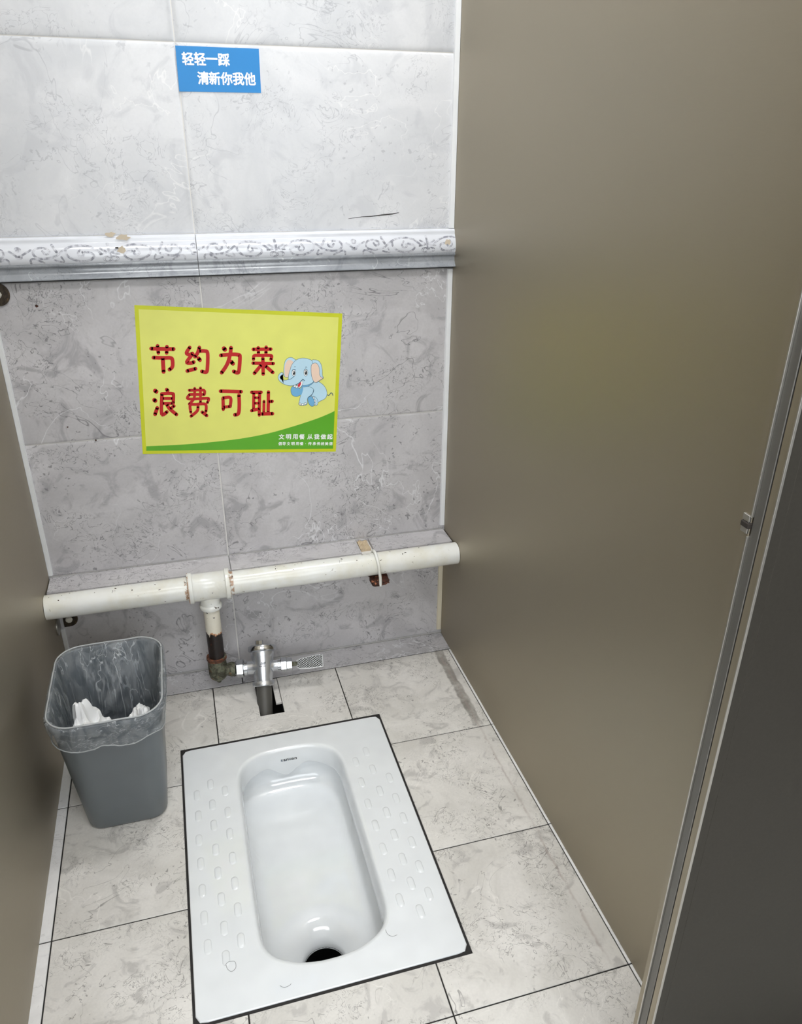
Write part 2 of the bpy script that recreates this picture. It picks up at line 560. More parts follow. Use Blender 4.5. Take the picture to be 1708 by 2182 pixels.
# moulded border tiles
PROF = [(0.004, 1.0262), (-0.0050, 1.0260), (-0.0085, 1.0240), (-0.0095, 1.0205), (-0.0090, 1.0175)]
BAND = [(-0.0090, 1.0175), (-0.0112, 1.0140), (-0.0142, 1.0095), (-0.0168, 1.0040), (-0.0185, 0.9980), (-0.0193, 0.9920), (-0.0190, 0.9865), (-0.0178, 0.9825), (-0.0160, 0.9800)]
LOW = [(-0.0160, 0.9800), (-0.0170, 0.9790), (-0.0175, 0.9765), (-0.0165, 0.9742), (-0.0130, 0.9728), (-0.0125, 0.9700), (-0.0130, 0.9665), (-0.0146, 0.9620), (-0.0172, 0.9575), (-0.0200, 0.9545), (-0.0212, 0.9528), (-0.0208, 0.9512), (-0.0180, 0.9508), (0.004, 0.9508)]
def prof_strip(bm, P, x0, x1, mi, nx=1):
    for (ya, za), (yb, zb) in zip(P, P[1:]):
        f = bm.faces.new([bm.verts.new(q) for q in ((x0, ya, za), (x1, ya, za), (x1, yb, zb), (x0, yb, zb))])
        f.material_index = mi
def band_at(v):
    """v 0 (top) .. 1 (bottom) along the scroll band -> y, z"""
    L = [0]
    for a, b in zip(BAND, BAND[1:]): L.append(L[-1] + math.dist(a, b))
    s = max(0, min(1, v)) * L[-1]
    for k in range(len(BAND) - 1):
        if s <= L[k + 1] + 1e-9:
            t = (s - L[k]) / (L[k + 1] - L[k])
            return tuple(BAND[k][i] * (1 - t) + BAND[k + 1][i] * t for i in (0, 1))
    return BAND[-1]

SMALL = [37, 413, 754]; BIG = [231, 587, 909]
def scroll_x(px): return fw(px, 530, -0.017)[0]
units = []
XS = [scroll_x(v) for v in SMALL]; XB = [scroll_x(v) for v in BIG]
order = [XB[0] - 2 * (XB[0] - XS[0]) , XS[0], XB[0], XS[1], XB[1], XS[2], XB[2], 2 * XB[2] - XS[2]]
kinds = ['B', 'S', 'B', 'S', 'B', 'S', 'B', 'S']
ARMS = [
    ([(300, 200), (318, 222), (345, 214), (345, 190), (300, 173), (252, 180), (230, 210), (245, 240), (290, 256), (350, 250), (400, 235), (440, 205), (480, 180), (540, 162), (610, 162), (665, 178), (705, 205), (735, 232)], 13),
    ([(575, 192), (556, 228), (575, 245), (600, 235), (592, 214)], 12),
    ([(468, 195), (476, 235), (515, 266), (580, 284), (640, 276), (674, 246), (655, 222), (612, 214)], 14),
    ([(204, 290), (206, 264), (235, 256), (300, 288)], 12),
    ([(372, 152), (384, 178), (402, 208)], 15),
    ([(432, 246), (444, 284), (380, 268)], 11),
]
FLB = [([(785, 150), (792, 205), (796, 262)], 13), ([(738, 188), (776, 222), (732, 234)], 11), ([(846, 190), (808, 222), (852, 232)], 11), ([(770, 268), (782, 270)], 36), ([(814, 268), (826, 268)], 36)]
FLS = [([(122, 180), (124, 184)], 30), ([(72, 195), (108, 230), (124, 240)], 11), ([(200, 188), (146, 226), (126, 240)], 11), ([(123, 190), (125, 246)], 12), ([(118, 242), (132, 242)], 22)]

def smooth_line(pts, sub=5):
    out = []
    n = len(pts)
    for i in range(n - 1):
        p0, p1, p2, p3 = pts[max(i - 1, 0)], pts[i], pts[i + 1], pts[min(i + 2, n - 1)]
        for k in range(sub):
            t = k / sub
            out.append(tuple(0.5 * (2 * p1[j] + (p2[j] - p0[j]) * t + (2 * p0[j] - 5 * p1[j] + 4 * p2[j] - p3[j]) * t * t + (3 * p1[j] - p0[j] - 3 * p2[j] + p3[j]) * t ** 3) for j in (0, 1)))
    out.append(pts[-1])
    return out

def ribbon(bm, pts, w, put, taper=False, mi=0):
    """flat ribbon with round ends in a 2-D drawing, put(x, y) -> Vector"""
    pts = [Vector((p[0], p[1], 0)) for p in pts]
    Lp, Rp = [], []
    n = len(pts)
    for i, p in enumerate(pts):
        t = (pts[min(i + 1, n - 1)] - pts[max(i - 1, 0)])
        if t.length < 1e-6: t = Vector((1, 0, 0))
        t.normalize()
        nn = Vector((-t.y, t.x, 0))
        ww = w / 2
        Lp.append(p + nn * ww); Rp.append(p - nn * ww)
    for i in range(n - 1):
        f = bm.faces.new([bm.verts.new(put(q.x, q.y)) for q in (Lp[i], Lp[i + 1], Rp[i + 1], Rp[i])])
        f.material_index = mi
    for p in (pts[0], pts[-1]):
        f = bm.faces.new([bm.verts.new(put(p.x + w / 2 * math.cos(k * math.pi / 5), p.y + w / 2 * math.sin(k * math.pi / 5))) for k in range(10)])
        f.material_index = mi

for a, b in cols:
    bm = bmesh.new()
    g = 0.0006
    prof_strip(bm, PROF, a + g, b - g, 0); prof_strip(bm, BAND, a + g, b - g, 0); prof_strip(bm, LOW, a + g, b - g, 1)
    bmesh.ops.remove_doubles(bm, verts=bm.verts, dist=1e-6)
    full = PROF + BAND[1:] + LOW[1:]
    for x in (a + g, b - g):
        bm.faces.new([bm.verts.new((x, y, z)) for y, z in full])
    bt = obj('border_tile', bm, None, wall, smooth=50, mats=['border_white', 'border_grey'])
    bm = bmesh.new()
    def draw(lines, f):
        for pts, w in lines:
            line = smooth_line(pts, 4) if len(pts) > 2 else pts
            P = []
            xs = [f(p[0]) for p in line]
            if min(xs) < a + 0.004 or max(xs) > b - 0.004:
                if not (min(xs) < b and max(xs) > a): continue
                line = [p for p in line if a + 0.003 < f(p[0]) < b - 0.003]
                if len(line) < 2: continue
            def put(x, y, f=f):
                yy, zz = band_at((y - 130) / 172.0)
                return Vector((min(max(f(x), a + 0.001), b - 0.001), yy - 0.00025, zz))
            ribbon(bm, line, w * 1.35, put)
    for k in range(len(order) - 1):
        xa, xb = order[k], order[k + 1]
        if kinds[k] == 'S': f = lambda x, xa=xa, xb=xb: xa + (x - 125) / 665 * (xb - xa)
        else: f = lambda x, xa=xa, xb=xb: xb - (x - 125) / 665 * (xb - xa)
        draw(ARMS, f)
    for k, x in enumerate(order):
        c = 125 if kinds[k] == 'S' else 790
        f = lambda q, x=x, c=c: x + (q - c) * 0.000288
        draw(FLS if kinds[k] == 'S' else FLB, f)
    o = obj('scroll_print', bm, 'scroll', bt)

obj('under_border_strip', nbox(VJ - 0.64, VJ + 0.64, -0.006, 0.003, ZB + 0.0008, 0.9509), 'dark_strip', wall)  # dark grey strip between the border moulding and the grey tiles

# chips and marks on the wall
def blob(name, cx, cz, rx, rz, y, mat, parent, n=14, jag=0.35, thick=0.0006, seed=0):
    rnd = random.Random(seed)
    bm = bmesh.new()
    ring = [(cx + rx * (1 + rnd.uniform(-jag, jag)) * math.cos(2 * math.pi * k / n), cz + rz * (1 + rnd.uniform(-jag, jag)) * math.sin(2 * math.pi * k / n)) for k in range(n)]
    vs = [bm.verts.new((x, y - thick, z)) for x, z in ring]
    vb = [bm.verts.new((x * 1.0, y + 0.001, z)) for x, z in ring]
    bm.faces.new(vs)
    for k in range(n): bm.faces.new((vs[k], vb[k], vb[(k + 1) % n], vs[(k + 1) % n]))
    return obj(name, bm, mat, parent)
for (px, py, rx, rz, y, m, sd) in ((235, 500, .0095, .0045, -0.0092, 'chip', 1), (262, 506, .011, .0055, -0.0120, 'chip', 2), (249, 528, .003, .0014, -0.0188, 'dirt', 3), (259, 532, .008, .006, -0.0182, 'chip', 4),
                                 (953, 519, .006, .008, -0.0182, 'chip', 5)):
    x, z = fw(px, py, y)
    blob('glaze_chip', x, z, rx, rz, y, m, wall, seed=sd)
for px, py, r, sd in ((78, 652, .0028, 6), (144, 910, .0018, 7), (204, 938, .002, 8), (703, 1414, 0.001, 9)):
    x, z = fw(px, py)
    if z > 0.02: blob('speck', x, z, r, r * 0.8, 0.0, 'rust', wall, seed=sd, thick=0.0008)
bm = bmesh.new()
sc = [fw(*q, -0.0004) for q in ((742, 466), (770, 462), (790, 461), (815, 458), (835, 456), (850, 453))]
for i in range(len(sc) - 1):
    w0, w1 = (0.0004, 0.0006, 0.0008, 0.0013, 0.0012, 0.0004)[i:i + 2]
    bm.faces.new([bm.verts.new((x, -0.0004, z)) for x, z in ((sc[i][0], sc[i][1] + w0), (sc[i + 1][0], sc[i + 1][1] + w1), (sc[i + 1][0], sc[i + 1][1] - w1), (sc[i][0], sc[i][1] - w0))])
obj('scuff_mark', bm, 'mark', wall)

# tiled ledge carrying the pipe
LEDGE = 0.070
ledge = obj('ledge', nbox(LP + 0.001, RP - 0.001, -LEDGE, 0.0, ZS - 0.030, ZS - 0.009), 'grout_white', wall)
GA, GB = fw(763, 1155, -0.03)[0], fw(789, 1155, -0.03)[0]
for a, b in ((LP + 0.001, VJ), (VJ, GA), (GB, RP - 0.001)):
    obj('ledge_tile', slab((a + 0.0007, b - 0.0007, -LEDGE, -0.0012), [], ZS - 0.009, ZS, 0.0008), 'wall_grey', ledge)
bm = bmesh.new()
bmesh.ops.create_grid(bm, x_segments=10, y_segments=14, size=0.5)
for v in bm.verts:
    x, y = v.co.x + 0.5, v.co.y + 0.5
    v.co = Vector((GA + 0.002 + x * (GB - GA - 0.006), -LEDGE + 0.02 + y * (LEDGE - 0.023), ZS - 0.0035 + 0.004 * noise.noise(Vector((x * 4, y * 5, 1.3))) + 0.003 * noise.noise(Vector((x * 11, y * 12, 4)))))
r = bmesh.ops.extrude_face_region(bm, geom=list(bm.faces))
for g in r['geom']:
    if isinstance(g, bmesh.types.BMVert): g.co.z = ZS - 0.0095
obj('broken_mortar', bm, 'stone', ledge)

# floor
FLOOR_X = (-1.9, 1.9)
bm = slab((FLOOR_X[0], FLOOR_X[1], -2.75, 0.0), [(-0.062, 0.216, -0.870, -0.304), (SLOT[0], SLOT[1], SLOT[2], -0.0815)], -0.0300, -0.0016)
floor = struct(obj('floor', bm, 'grout_black'), 'beige marble tile floor with black grout around the squat pan')
J = 0.0012
def floor_tile(x0, x1, y0, y1, mat='floor_tile', excl=(), z1=0.0):
    bm = slab((x0 + J, x1 - J, y0 + J, y1 - J), list(excl), -0.0065, z1, 0.0006)
    if bm is None: return
    o = obj('tile', bm, mat, floor)
    return o
for i in range(3):
    for k in range(len(FY) - 1):
        floor_tile(FX[i], FX[i + 1], FY[k + 1], FY[k], 'floor_tile', [PAN, SLOT])
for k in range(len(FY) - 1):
    floor_tile(LP - 0.01, FX[0], FY[k + 1], FY[k], 'floor_painted_glow')
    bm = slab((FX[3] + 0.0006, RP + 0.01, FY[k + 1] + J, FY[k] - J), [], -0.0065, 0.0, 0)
    obj('tile', bm, 'floor_painted_glow', floor)
# strip against the wall
for a, b in ((LP - 0.01, VJ), (VJ, RP + 0.01)):
    floor_tile(a, b, FY[0] + 0.001, -0.001, 'wall_grey')
# filler piece and dirt in the slot of the flush pipe
fx0 = ff(590, 1462)[0]
obj('filler_tile', slab((0.0762, SLOT[1] - 0.0012, -0.1745, -0.0815), [], -0.0065, -0.0006, 0.0005), 'floor_tile', floor)
bm = nbox(SLOT[0] - 0.004, SLOT[1] + 0.004, SLOT[2] - 0.004, -0.06, -0.09, -0.085)
box(bm, SLOT[0] - 0.006, SLOT[0] - 0.0005, SLOT[2] - 0.004, -0.06, -0.09, -0.008)
box(bm, SLOT[1] + 0.0005, SLOT[1] + 0.006, SLOT[2] - 0.004, -0.06, -0.09, -0.008)
box(bm, SLOT[0] - 0.006, SLOT[1] + 0.006, SLOT[2] - 0.008, SLOT[2] - 0.0005, -0.09, -0.008)
box(bm, SLOT[0] - 0.006, SLOT[1] + 0.006, -0.0795, -0.074, -0.09, -0.008)
obj('pipe_pit', bm, 'dirt', floor)
# passage tiles in front of the cubicle
for i in range(-3, 6):
    x0 = FX[0] + 0.3 * i
    for k in range(5):
        y1 = FY[-1] - 0.3 * k
        floor_tile(x0, x0 + 0.3, max(y1 - 0.3, -2.75), y1)

# ceiling, side and front walls of the washroom (outside the picture, they bounce the light)
struct(obj('ceiling', nbox(-1.9, 1.9, -2.75, 0.12, CEIL, CEIL + 0.05), 'ceil_paint'), 'white painted ceiling of the washroom')
struct(obj('wall_left', nbox(-1.95, -1.9, -2.75, 0.12, -0.02, CEIL), 'wall_paint'), 'white painted side wall of the washroom beyond the cubicles')
struct(obj('wall_right', nbox(1.9, 1.95, -2.75, 0.12, -0.02, CEIL), 'wall_paint'), 'white painted wall at the other end of the washroom')
struct(obj('wall_front', nbox(-1.95, 1.95, -2.80, -2.75, -0.02, CEIL), 'front_tile'), 'grey tiled wall facing the cubicles')

# unseen frosted window, added behind the camera as frontal fill light
wx0, wx1, wz0, wz1 = -1.00, 0.65, 0.80, 2.15
bm = nbox(wx0 - 0.06, wx1 + 0.06, -2.749, -2.715, wz1, wz1 + 0.06)
box(bm, wx0 - 0.06, wx1 + 0.06, -2.749, -2.700, wz0 - 0.06, wz0)
box(bm, wx0 - 0.06, wx0, -2.749, -2.715, wz0, wz1)
box(bm, wx1, wx1 + 0.06, -2.749, -2.715, wz0, wz1)
win = struct(obj('fill_window_1', bm, 'ceil_paint'), 'added unseen white framed frosted window giving fill light, in the wall facing the cubicles')
wm = (wx0 + wx1) / 2
obj('mullion', nbox(wm - 0.025, wm + 0.025, -2.749, -2.715, wz0, wz1), 'ceil_paint', win)
for a, b in ((wx0, wm - 0.025), (wm + 0.025, wx1)):
    obj('pane', nbox(a, b, -2.746, -2.738, wz0, wz1), 'fill_glow', win)

# silicone beads in the corners
def bead(n, x0, x1, z0, z1, mat, label):
    bm = bmesh.new()
    nz = 40
    rings = []
    for k in range(nz + 1):
        z = z0 + (z1 - z0) * k / nz
        w = 0.0007 * noise.noise(Vector((x0 * 9, z * 16, 2.0)))
        xa, xb = (x0 - w, x1) if x1 > 0 else (x0, x1 + w)
        rings.append([Vector((xa, 0.0, z)), Vector((xa + (0.0015 if x1 > 0 else 0.0), -0.0040, z)), Vector((xb - (0.0 if x1 > 0 else 0.0015), -0.0050, z)), Vector((xb, 0.0, z))])
    loft(bm, rings, True, True, True)
    struct(obj('trim_%d' % n, bm, mat, smooth=True), label)
bead(1, RP - 0.0115, RP - 0.0004, ZS + 0.012, 0.944, 'caulk', 'white silicone bead in the corner beside grey tiles above the ledge')
bead(2, RP - 0.0115, RP - 0.0004, 1.0275, 2.0, 'caulk', 'white silicone bead in the corner beside the upper white tiles')
bead(3, RP - 0.0115, RP - 0.0004, 0.012, ZS - 0.031, 'caulk_old', 'yellowed silicone bead in the corner under the ledge')
bead(4, LP + 0.0004, LP + 0.0095, ZS + 0.006, 0.945, 'caulk', 'wide white silicone bead in the corner above the rusty pipe bracket')
bead(5, LP + 0.0004, LP + 0.0095, 0.012, 0.178, 'caulk', 'white silicone bead in the corner behind the waste bin')
bead(6, LP + 0.0004, LP + 0.0095, 1.0275, 2.0, 'caulk', 'white silicone bead in the corner beside the white tiles, above the scroll border and the brown bracket')

# ------------------------------------------------------------------ partitions
PH = 2.0
PY = -1.172
def partition(label, x0, x1):
    t = thing('partition', label, 'partition', ((x0 + x1) / 2, PY / 2, 0))
    obj('panel', nbox(x0, x1, PY, -0.0042, 0.0004, PH, 0.001), 'panel', t)
    obj('top_rail', nbox(x0 - 0.003, x1 + 0.003, PY, -0.0042, PH + 0.0002, PH + 0.03, 0.002), 'steel', t)
    return t
pr = partition('champagne metal cubicle partition beside the squat pan, far from the waste bin', RP, RP + 0.018)
pl = partition('champagne metal cubicle partition right beside the grey waste bin', LP - 0.018, LP)
PX = 0.40
t = thing('front_pilaster', 'dark champagne metal pilaster with bright edge strips closing the front', 'pilaster', (0.60, -1.19, 0))
obj('panel', box(nbox(PX + 0.012, 0.86, -1.2042, PY - 0.0005, 0.0004, PH, 0.0012), PX + 0.0002, PX + 0.0125, -1.2042, -1.2032, 0.02, PH), 'front', t)
obj('door_stop', nbox(PX, PX + 0.0115, -1.1812, PY - 0.0005, 0.02, PH, 0.0005), 'panel', t)
zn = on(1594, 1114, 0, PX).z
for za, zb in ((0.02, zn - 0.011), (zn + 0.007, PH)):
    obj('edge_strip', nbox(PX - 0.0022, PX + 0.006, -1.1830, -1.1812, za, zb, 0.0003), 'steel', t)
obj('edge_profile', nbox(PX, PX + 0.0115, -1.1932, -1.1830, 0.02, PH, 0.0006), 'profile', t)
obj('edge_profile', nbox(PX, PX + 0.0115, -1.2030, -1.1946, 0.02, PH, 0.0006), 'panel', t)
obj('edge_strip', nbox(PX - 0.0016, PX + 0.0010, -1.2058, -1.2043, 0.02, PH, 0.0003), 'steel', t)
bm = nbox(PX - 0.0035, PX + 0.002, -1.1826, -1.1725, zn - 0.004, zn + 0.001, 0.0006)
obj('rubber_bumper', bm, 'dirt', t)
for za, zb in ((zn + 0.0012, zn + 0.0075), (zn - 0.0095, zn - 0.0042)):
    obj('clip', nbox(PX - 0.002, PX + 0.002, -1.1808, -1.1722, za, zb, 0.0004), 'steel', t)
t = thing('front_pilaster', 'champagne metal pilaster joined to the partition beside the waste bin', 'pilaster', (-0.45, -1.19, 0))
obj('panel', nbox(-0.70, -0.325, -1.2042, PY - 0.0005, 0.0004, PH, 0.0012), 'front', t)
obj('edge_profile', nbox(-0.3245, -0.314, -1.2038, PY - 0.0005, 0.02, PH, 0.0006), 'steel', t)

# ------------------------------------------------------------------ ceiling lights
def ceiling_light(label, x, y, w, d, mat):
    t = thing('ceiling_light', label, 'light', (x, y, CEIL - 0.04))
    bm = nbox(x - w / 2 - 0.015, x + w / 2 + 0.015, y - d / 2 - 0.015, y + d / 2 + 0.015, CEIL - 0.03, CEIL - 0.0005, 0.003)
    obj('housing', bm, 'ceil_paint', t)
    obj('diffuser', nbox(x - w / 2, x + w / 2, y - d / 2, y + d / 2, CEIL - 0.042, CEIL - 0.0305, 0.004, 2), mat, t)
    return t
def round_light(label, x, y, r, mat):
    t = thing('ceiling_light', label, 'light', (x, y, CEIL - 0.05))
    obj('housing', lathe(bmesh.new(), (x, y, CEIL - 0.0005), (0, 0, -1), [(0, r + 0.02), (0.018, r + 0.02), (0.022, r + 0.012)], 40), 'ceil_paint', t, smooth=30)
    obj('diffuser', lathe(bmesh.new(), (x, y, CEIL - 0.023), (0, 0, -1), [(0, r), (0.012, r * 0.98), (0.020, r * 0.8), (0.024, r * 0.4)], 40), mat, t, smooth=40)
    return t
round_light('round white ceiling light over the cubicle', 0.36, -0.36, 0.13, 'lamp')
ceiling_light('flat white ceiling light over the passage in front of the cubicles', -0.10, -1.75, 1.6, 0.42, 'lamp2')

# ------------------------------------------------------------------ squat pan
def build_pan():
    cx = 0.077
    half = [(0, -.336), (.022, -.3365), (.048, -.339), (.076, -.349), (.096, -.368), (.1055, -.395), (.108, -.43), (.109, -.55), (.109, -.67), (.108, -.755), (.102, -.790), (.087, -.812), (.057, -.829), (.026, -.8365), (0, -.838)]
    pts = [(cx + x, y) for x, y in half] + [(cx - x, y) for x, y in half[-2:0:-1]]
    sm = []
    n = len(pts)
    for i in range(n):
        p = [pts[(i + k - 1) % n] for k in range(4)]
        for k in range(8):
            t = k / 8
            sm.append(Vector(tuple(0.5 * (2 * p[1][j] + (p[2][j] - p[0][j]) * t + (2 * p[0][j] - 5 * p[1][j] + 4 * p[2][j] - p[3][j]) * t * t + (3 * p[1][j] - p[0][j] - 3 * p[2][j] + p[3][j]) * t ** 3) for j in (0, 1)) + (0,)))
    N = 144
    out = resample(sm, N)
    nrm = []
    for i in range(N):
        tdir = (out[(i + 1) % N] - out[i - 1]).normalized()
        nn = Vector((tdir.y, -tdir.x, 0))
        if nn.dot(Vector((cx, -.58, 0)) - out[i]) < 0: nn = -nn
        nrm.append(nn)
    def off(i, d): return out[i] + nrm[i] * d
    def lip(p):
        if p.y < -0.40: return 0.048
        dx = p.x - cx + 0.004
        k = max(0.0, min(1.0, (p.y + 0.40) / 0.05))
        return 0.048 + k * (0.024 * math.exp(-(dx / 0.024) ** 2) - 0.006 * math.exp(-((abs(dx) - 0.05) / 0.02) ** 2))
    T = 0.0012
    rings = []
    for d, z in ((-.008, 0), (-.004, -.0006), (-.0012, -.0026), (.0006, -.006), (.0018, -.011), (.0035, -.026)):
        rings.append([Vector((*off(i, d).xy, T + z)) for i in range(N)])
    rings.append([Vector((*off(i, .0050).xy, T - lip(out[i]) + .004)) for i in range(N)])
    rings.append([Vector((*off(i, .0042).xy, T - lip(out[i]) + .0005)) for i in range(N)])
    rings.append([Vector((*off(i, .0020).xy, T - lip(out[i]) - .0008)) for i in range(N)])
    rings.append([Vector((*off(i, -.008).xy, T - lip(out[i]) + .001)) for i in range(N)])
    rings.append([Vector((*off(i, -.013).xy, T - lip(out[i]) - .004)) for i in range(N)])
    rings.append([Vector((*off(i, -.0145).xy, -0.086)) for i in range(N)])
    # bowl: from the recess behind the lip in to the drain mouth
    D = Vector((0.0770, -0.7485, 0)); R0 = 0.040
    bo = [off(i, -.0145) for i in range(N)]
    def near(p): return min((p - q).length for q in bo[::2])
    def zb(p):
        d = near(p)
        f = (p.y + 0.84) / 0.5
        deep = 0.121 - 0.011 * max(0, min(1, f))
        top = 0.086
        k = min(1.0, d / 0.056)
        prof = (1 - (1 - k) ** 2.8)
        z = -(top + (deep - top) * prof)
        q = (p - D).length
        if q < R0 + 0.05:
            w = max(0.0, 1 - (q - R0) / 0.05)
            z -= 0.024 * w ** 2.2
        return z
    S = [0.02, 0.045, 0.075, 0.11, 0.15, 0.2, 0.26, 0.33, 0.41, 0.5, 0.59, 0.68, 0.76, 0.83, 0.89, 0.94, 0.975, 1.0]
    circ = []
    for i in range(N):
        a = (bo[i] - D)
        ang = math.atan2(a.y, a.x)
        circ.append(D + Vector((math.cos(ang), math.sin(ang), 0)) * R0)
    for s in S:
        r = []
        for i in range(N):
            p = bo[i].lerp(circ[i], s)
            r.append(Vector((p.x, p.y, zb(p))))
        rings.append(r)
    rings.append([Vector((c.x, c.y, zb(c) - 0.012)) + (D - c) * 0.05 for c in circ])
    rings.append([Vector((c.x, c.y, zb(c) - 0.05)) + (D - c) * 0.08 for c in circ])
    bm = bmesh.new()
    vr = loft(bm, rings)
    bm.faces.ensure_lookup_table()
    for k, f in enumerate(bm.faces):
        f.smooth = True
        if k >= len(bm.faces) - N: f.material_index = 1
    # plate
    o = rrect((-0.1394 + 0.2946) / 2, (-0.2862 - 0.888) / 2, 0.434, 0.6018, 0.012, T, 160)
    o2 = rrect((-0.1394 + 0.2946) / 2, (-0.2862 - 0.888) / 2, 0.4364, 0.6042, 0.013, T - 0.001, 160)
    o3 = rrect((-0.1394 + 0.2946) / 2, (-0.2862 - 0.888) / 2, 0.437, 0.6048, 0.013, -0.0012, 160)
    v1 = [bm.verts.new(p) for p in o]; v2 = [bm.verts.new(p) for p in o2]; v3 = [bm.verts.new(p) for p in o3]
    for A, B in ((v1, v2), (v2, v3)):
        for k in range(160): bm.faces.new((A[k], A[(k + 1) % 160], B[(k + 1) % 160], B[k]))
    oe = [bm.edges.get((v1[k], v1[(k + 1) % 160])) for k in range(160)]
    ie = [bm.edges.get((vr[0][k], vr[0][(k + 1) % N])) for k in range(N)]
    bmesh.ops.triangle_fill(bm, use_beauty=True, use_dissolve=False, edges=oe + ie, normal=(0, 0, 1))
    root = thing('squat_pan', 'white ceramic squat toilet pan set flush in the floor', 'squat toilet', (0.077, -0.587, 0))
    # (bmesh faces keep their own smooth flags)
    bmesh.ops.recalc_face_normals(bm, faces=bm.faces)
    body = obj('bowl', bm, None, root, origin=(0.077, -0.587, 0), mats=['ceramic', 'black'])
    # dark drain throat
    bm = bmesh.new()
    zd = zb(D + Vector((R0, 0, 0)))
    lathe(bm, (D.x, D.y, zd - 0.008), (0, 0, -1), [(0, R0 - 0.0015), (0.05, R0 - 0.003), (0.055, 0.0005)], 40, False)
    tag(obj('drain', bm, 'black', root, smooth=True), 'black drain opening')
    # foot grips
    grip = None
    def pill(x, y):
        nonlocal grip
        if grip is None:
            bm = bmesh.new()
            rr = []
            for k, (sc, z) in enumerate(((1.0, -0.0001), (0.93, 0.0006), (0.75, 0.0011), (0.4, 0.0013))):
                rr.append([Vector((p.x * sc, p.y * sc, T + z)) for p in rrect(0, 0, 0.0125, 0.029, 0.0062, 0, 20)])
            loft(bm, rr, True, False, True)
            for v in bm.verts: v.co += Vector((x, y, 0))
            grip = obj('foot_grip', bm, 'ceramic', root, smooth='all')
            return
        c = grip.copy(); link(c, root)
        c.location = Vector((x, y, T + 0.0006)) - root.location
    s, ox, oy = 2.512, 360, 1500
    G = [(150, 490), (157, 600), (160, 730), (170, 855), (178, 1000), (188, 1145), (208, 1300),
         (222, 430), (232, 540), (240, 650), (250, 780), (262, 905), (280, 1045), (295, 1200), (305, 1360),
         (300, 465), (315, 580), (325, 695), (340, 825), (352, 960), (368, 1100), (385, 1265),
         (1000, 310), (1030, 420), (1065, 535), (1105, 650), (1145, 775), (1190, 915), (1235, 1050),
         (1055, 255), (1090, 350), (1128, 465), (1165, 580), (1205, 700), (1250, 830), (1295, 960), (1345, 1110),
         (1180, 395), (1215, 505), (1255, 610), (1300, 740), (1340, 870), (1390, 1015)]
    for gx, gy in G:
        pill(*ff(ox + gx / s, oy + gy / s, T))
    return root, cx, out
pan_root, PAN_CX, PAN_OUT = build_pan()

# ------------------------------------------------------------------ lettering
GL = {}
def glyph(ch, bold):
    """flat triangles of one character, em = 1, centred on its box"""
    key = (ch, bold)
    if key in GL: return GL[key]
    c = bpy.data.curves.new('lettering_source', 'FONT')
    c.body = ch; c.size = 1.0; c.offset = bold; c.resolution_u = 3; c.fill_mode = 'FRONT'
    o = bpy.data.objects.new('lettering_source', c)
    COL.objects.link(o)
    bpy.context.view_layer.update()
    me = o.evaluated_get(bpy.context.evaluated_depsgraph_get()).to_mesh()
    V = [Vector(v.co) for v in me.vertices]
    F = [tuple(p.vertices) for p in me.polygons]
    lo = Vector((min(v.x for v in V), min(v.y for v in V), 0)); hi = Vector((max(v.x for v in V), max(v.y for v in V), 0))
    ce = (lo + hi) / 2
    V = [v - ce for v in V]
    bpy.data.objects.remove(o); bpy.data.curves.remove(c)
    GL[key] = (V, F)
    return GL[key]

def letter(bm, ch, cx, cz, em, y, ang=0.0, bold=0.02, xs=1.0):
    V, F = glyph(ch, 0.0)
    ca, sa = math.cos(ang), math.sin(ang)
    for k in range(9 if bold else 1):        # thicken by overprinting shifted copies
        dx, dz = (0, 0) if k == 0 else (bold * math.cos(k * math.pi / 4), bold * math.sin(k * math.pi / 4))
        vs = []
        for v in V:
            x, z = (v.x + dx) * em * xs, (v.y + dz) * em
            vs.append(bm.verts.new((cx + x * ca - z * sa, y - 0.000003 * k, cz + x * sa + z * ca)))
        for f in F:
            try: bm.faces.new([vs[i] for i in f])
            except ValueError: pass

# maker's name printed on the back of the pan bowl
bm = bmesh.new()
y0 = -0.3405
c0 = on(615, 1618.5, 1, y0)
sx = 0.0365
word = 'sanuan'
for k, ch in enumerate(word):
    u = (k + 0.5) / len(word) - 0.5
    letter(bm, ch, c0.x + u * sx, c0.z - 0.0006 * u, 0.0125, y0 - 0.0005, 0.0, 0.012)
def lip_y(x, z):
    d = min(PAN_OUT, key=lambda p: abs(p.x - x) + (10 if p.y < -0.5 else 0))
    return d.y
for v in bm.verts:
    v.co.y = lip_y(v.co.x, v.co.z) - 0.0040
M['logo'] = plain('slate_blue_glaze_mark', (70, 88, 112), 0.3)
tag(obj('maker_mark', bm, 'logo', pan_root), 'small slate blue maker name on the bowl')

# ------------------------------------------------------------------ stickers
def quad_sheet(bm, q, y0, y1):
    a = [bm.verts.new((x, y0, z)) for x, z in q]; b = [bm.verts.new((x, y1, z)) for x, z in q]
    bm.faces.new(a); bm.faces.new(b[::-1])
    n = len(q)
    for k in range(n): bm.faces.new((a[k], b[k], b[(k + 1) % n], a[(k + 1) % n]))

def flat_poly(bm, q, y, mi=0):
    f = bm.faces.new([bm.verts.new((x, y, z)) for x, z in q]); f.material_index = mi
    return f

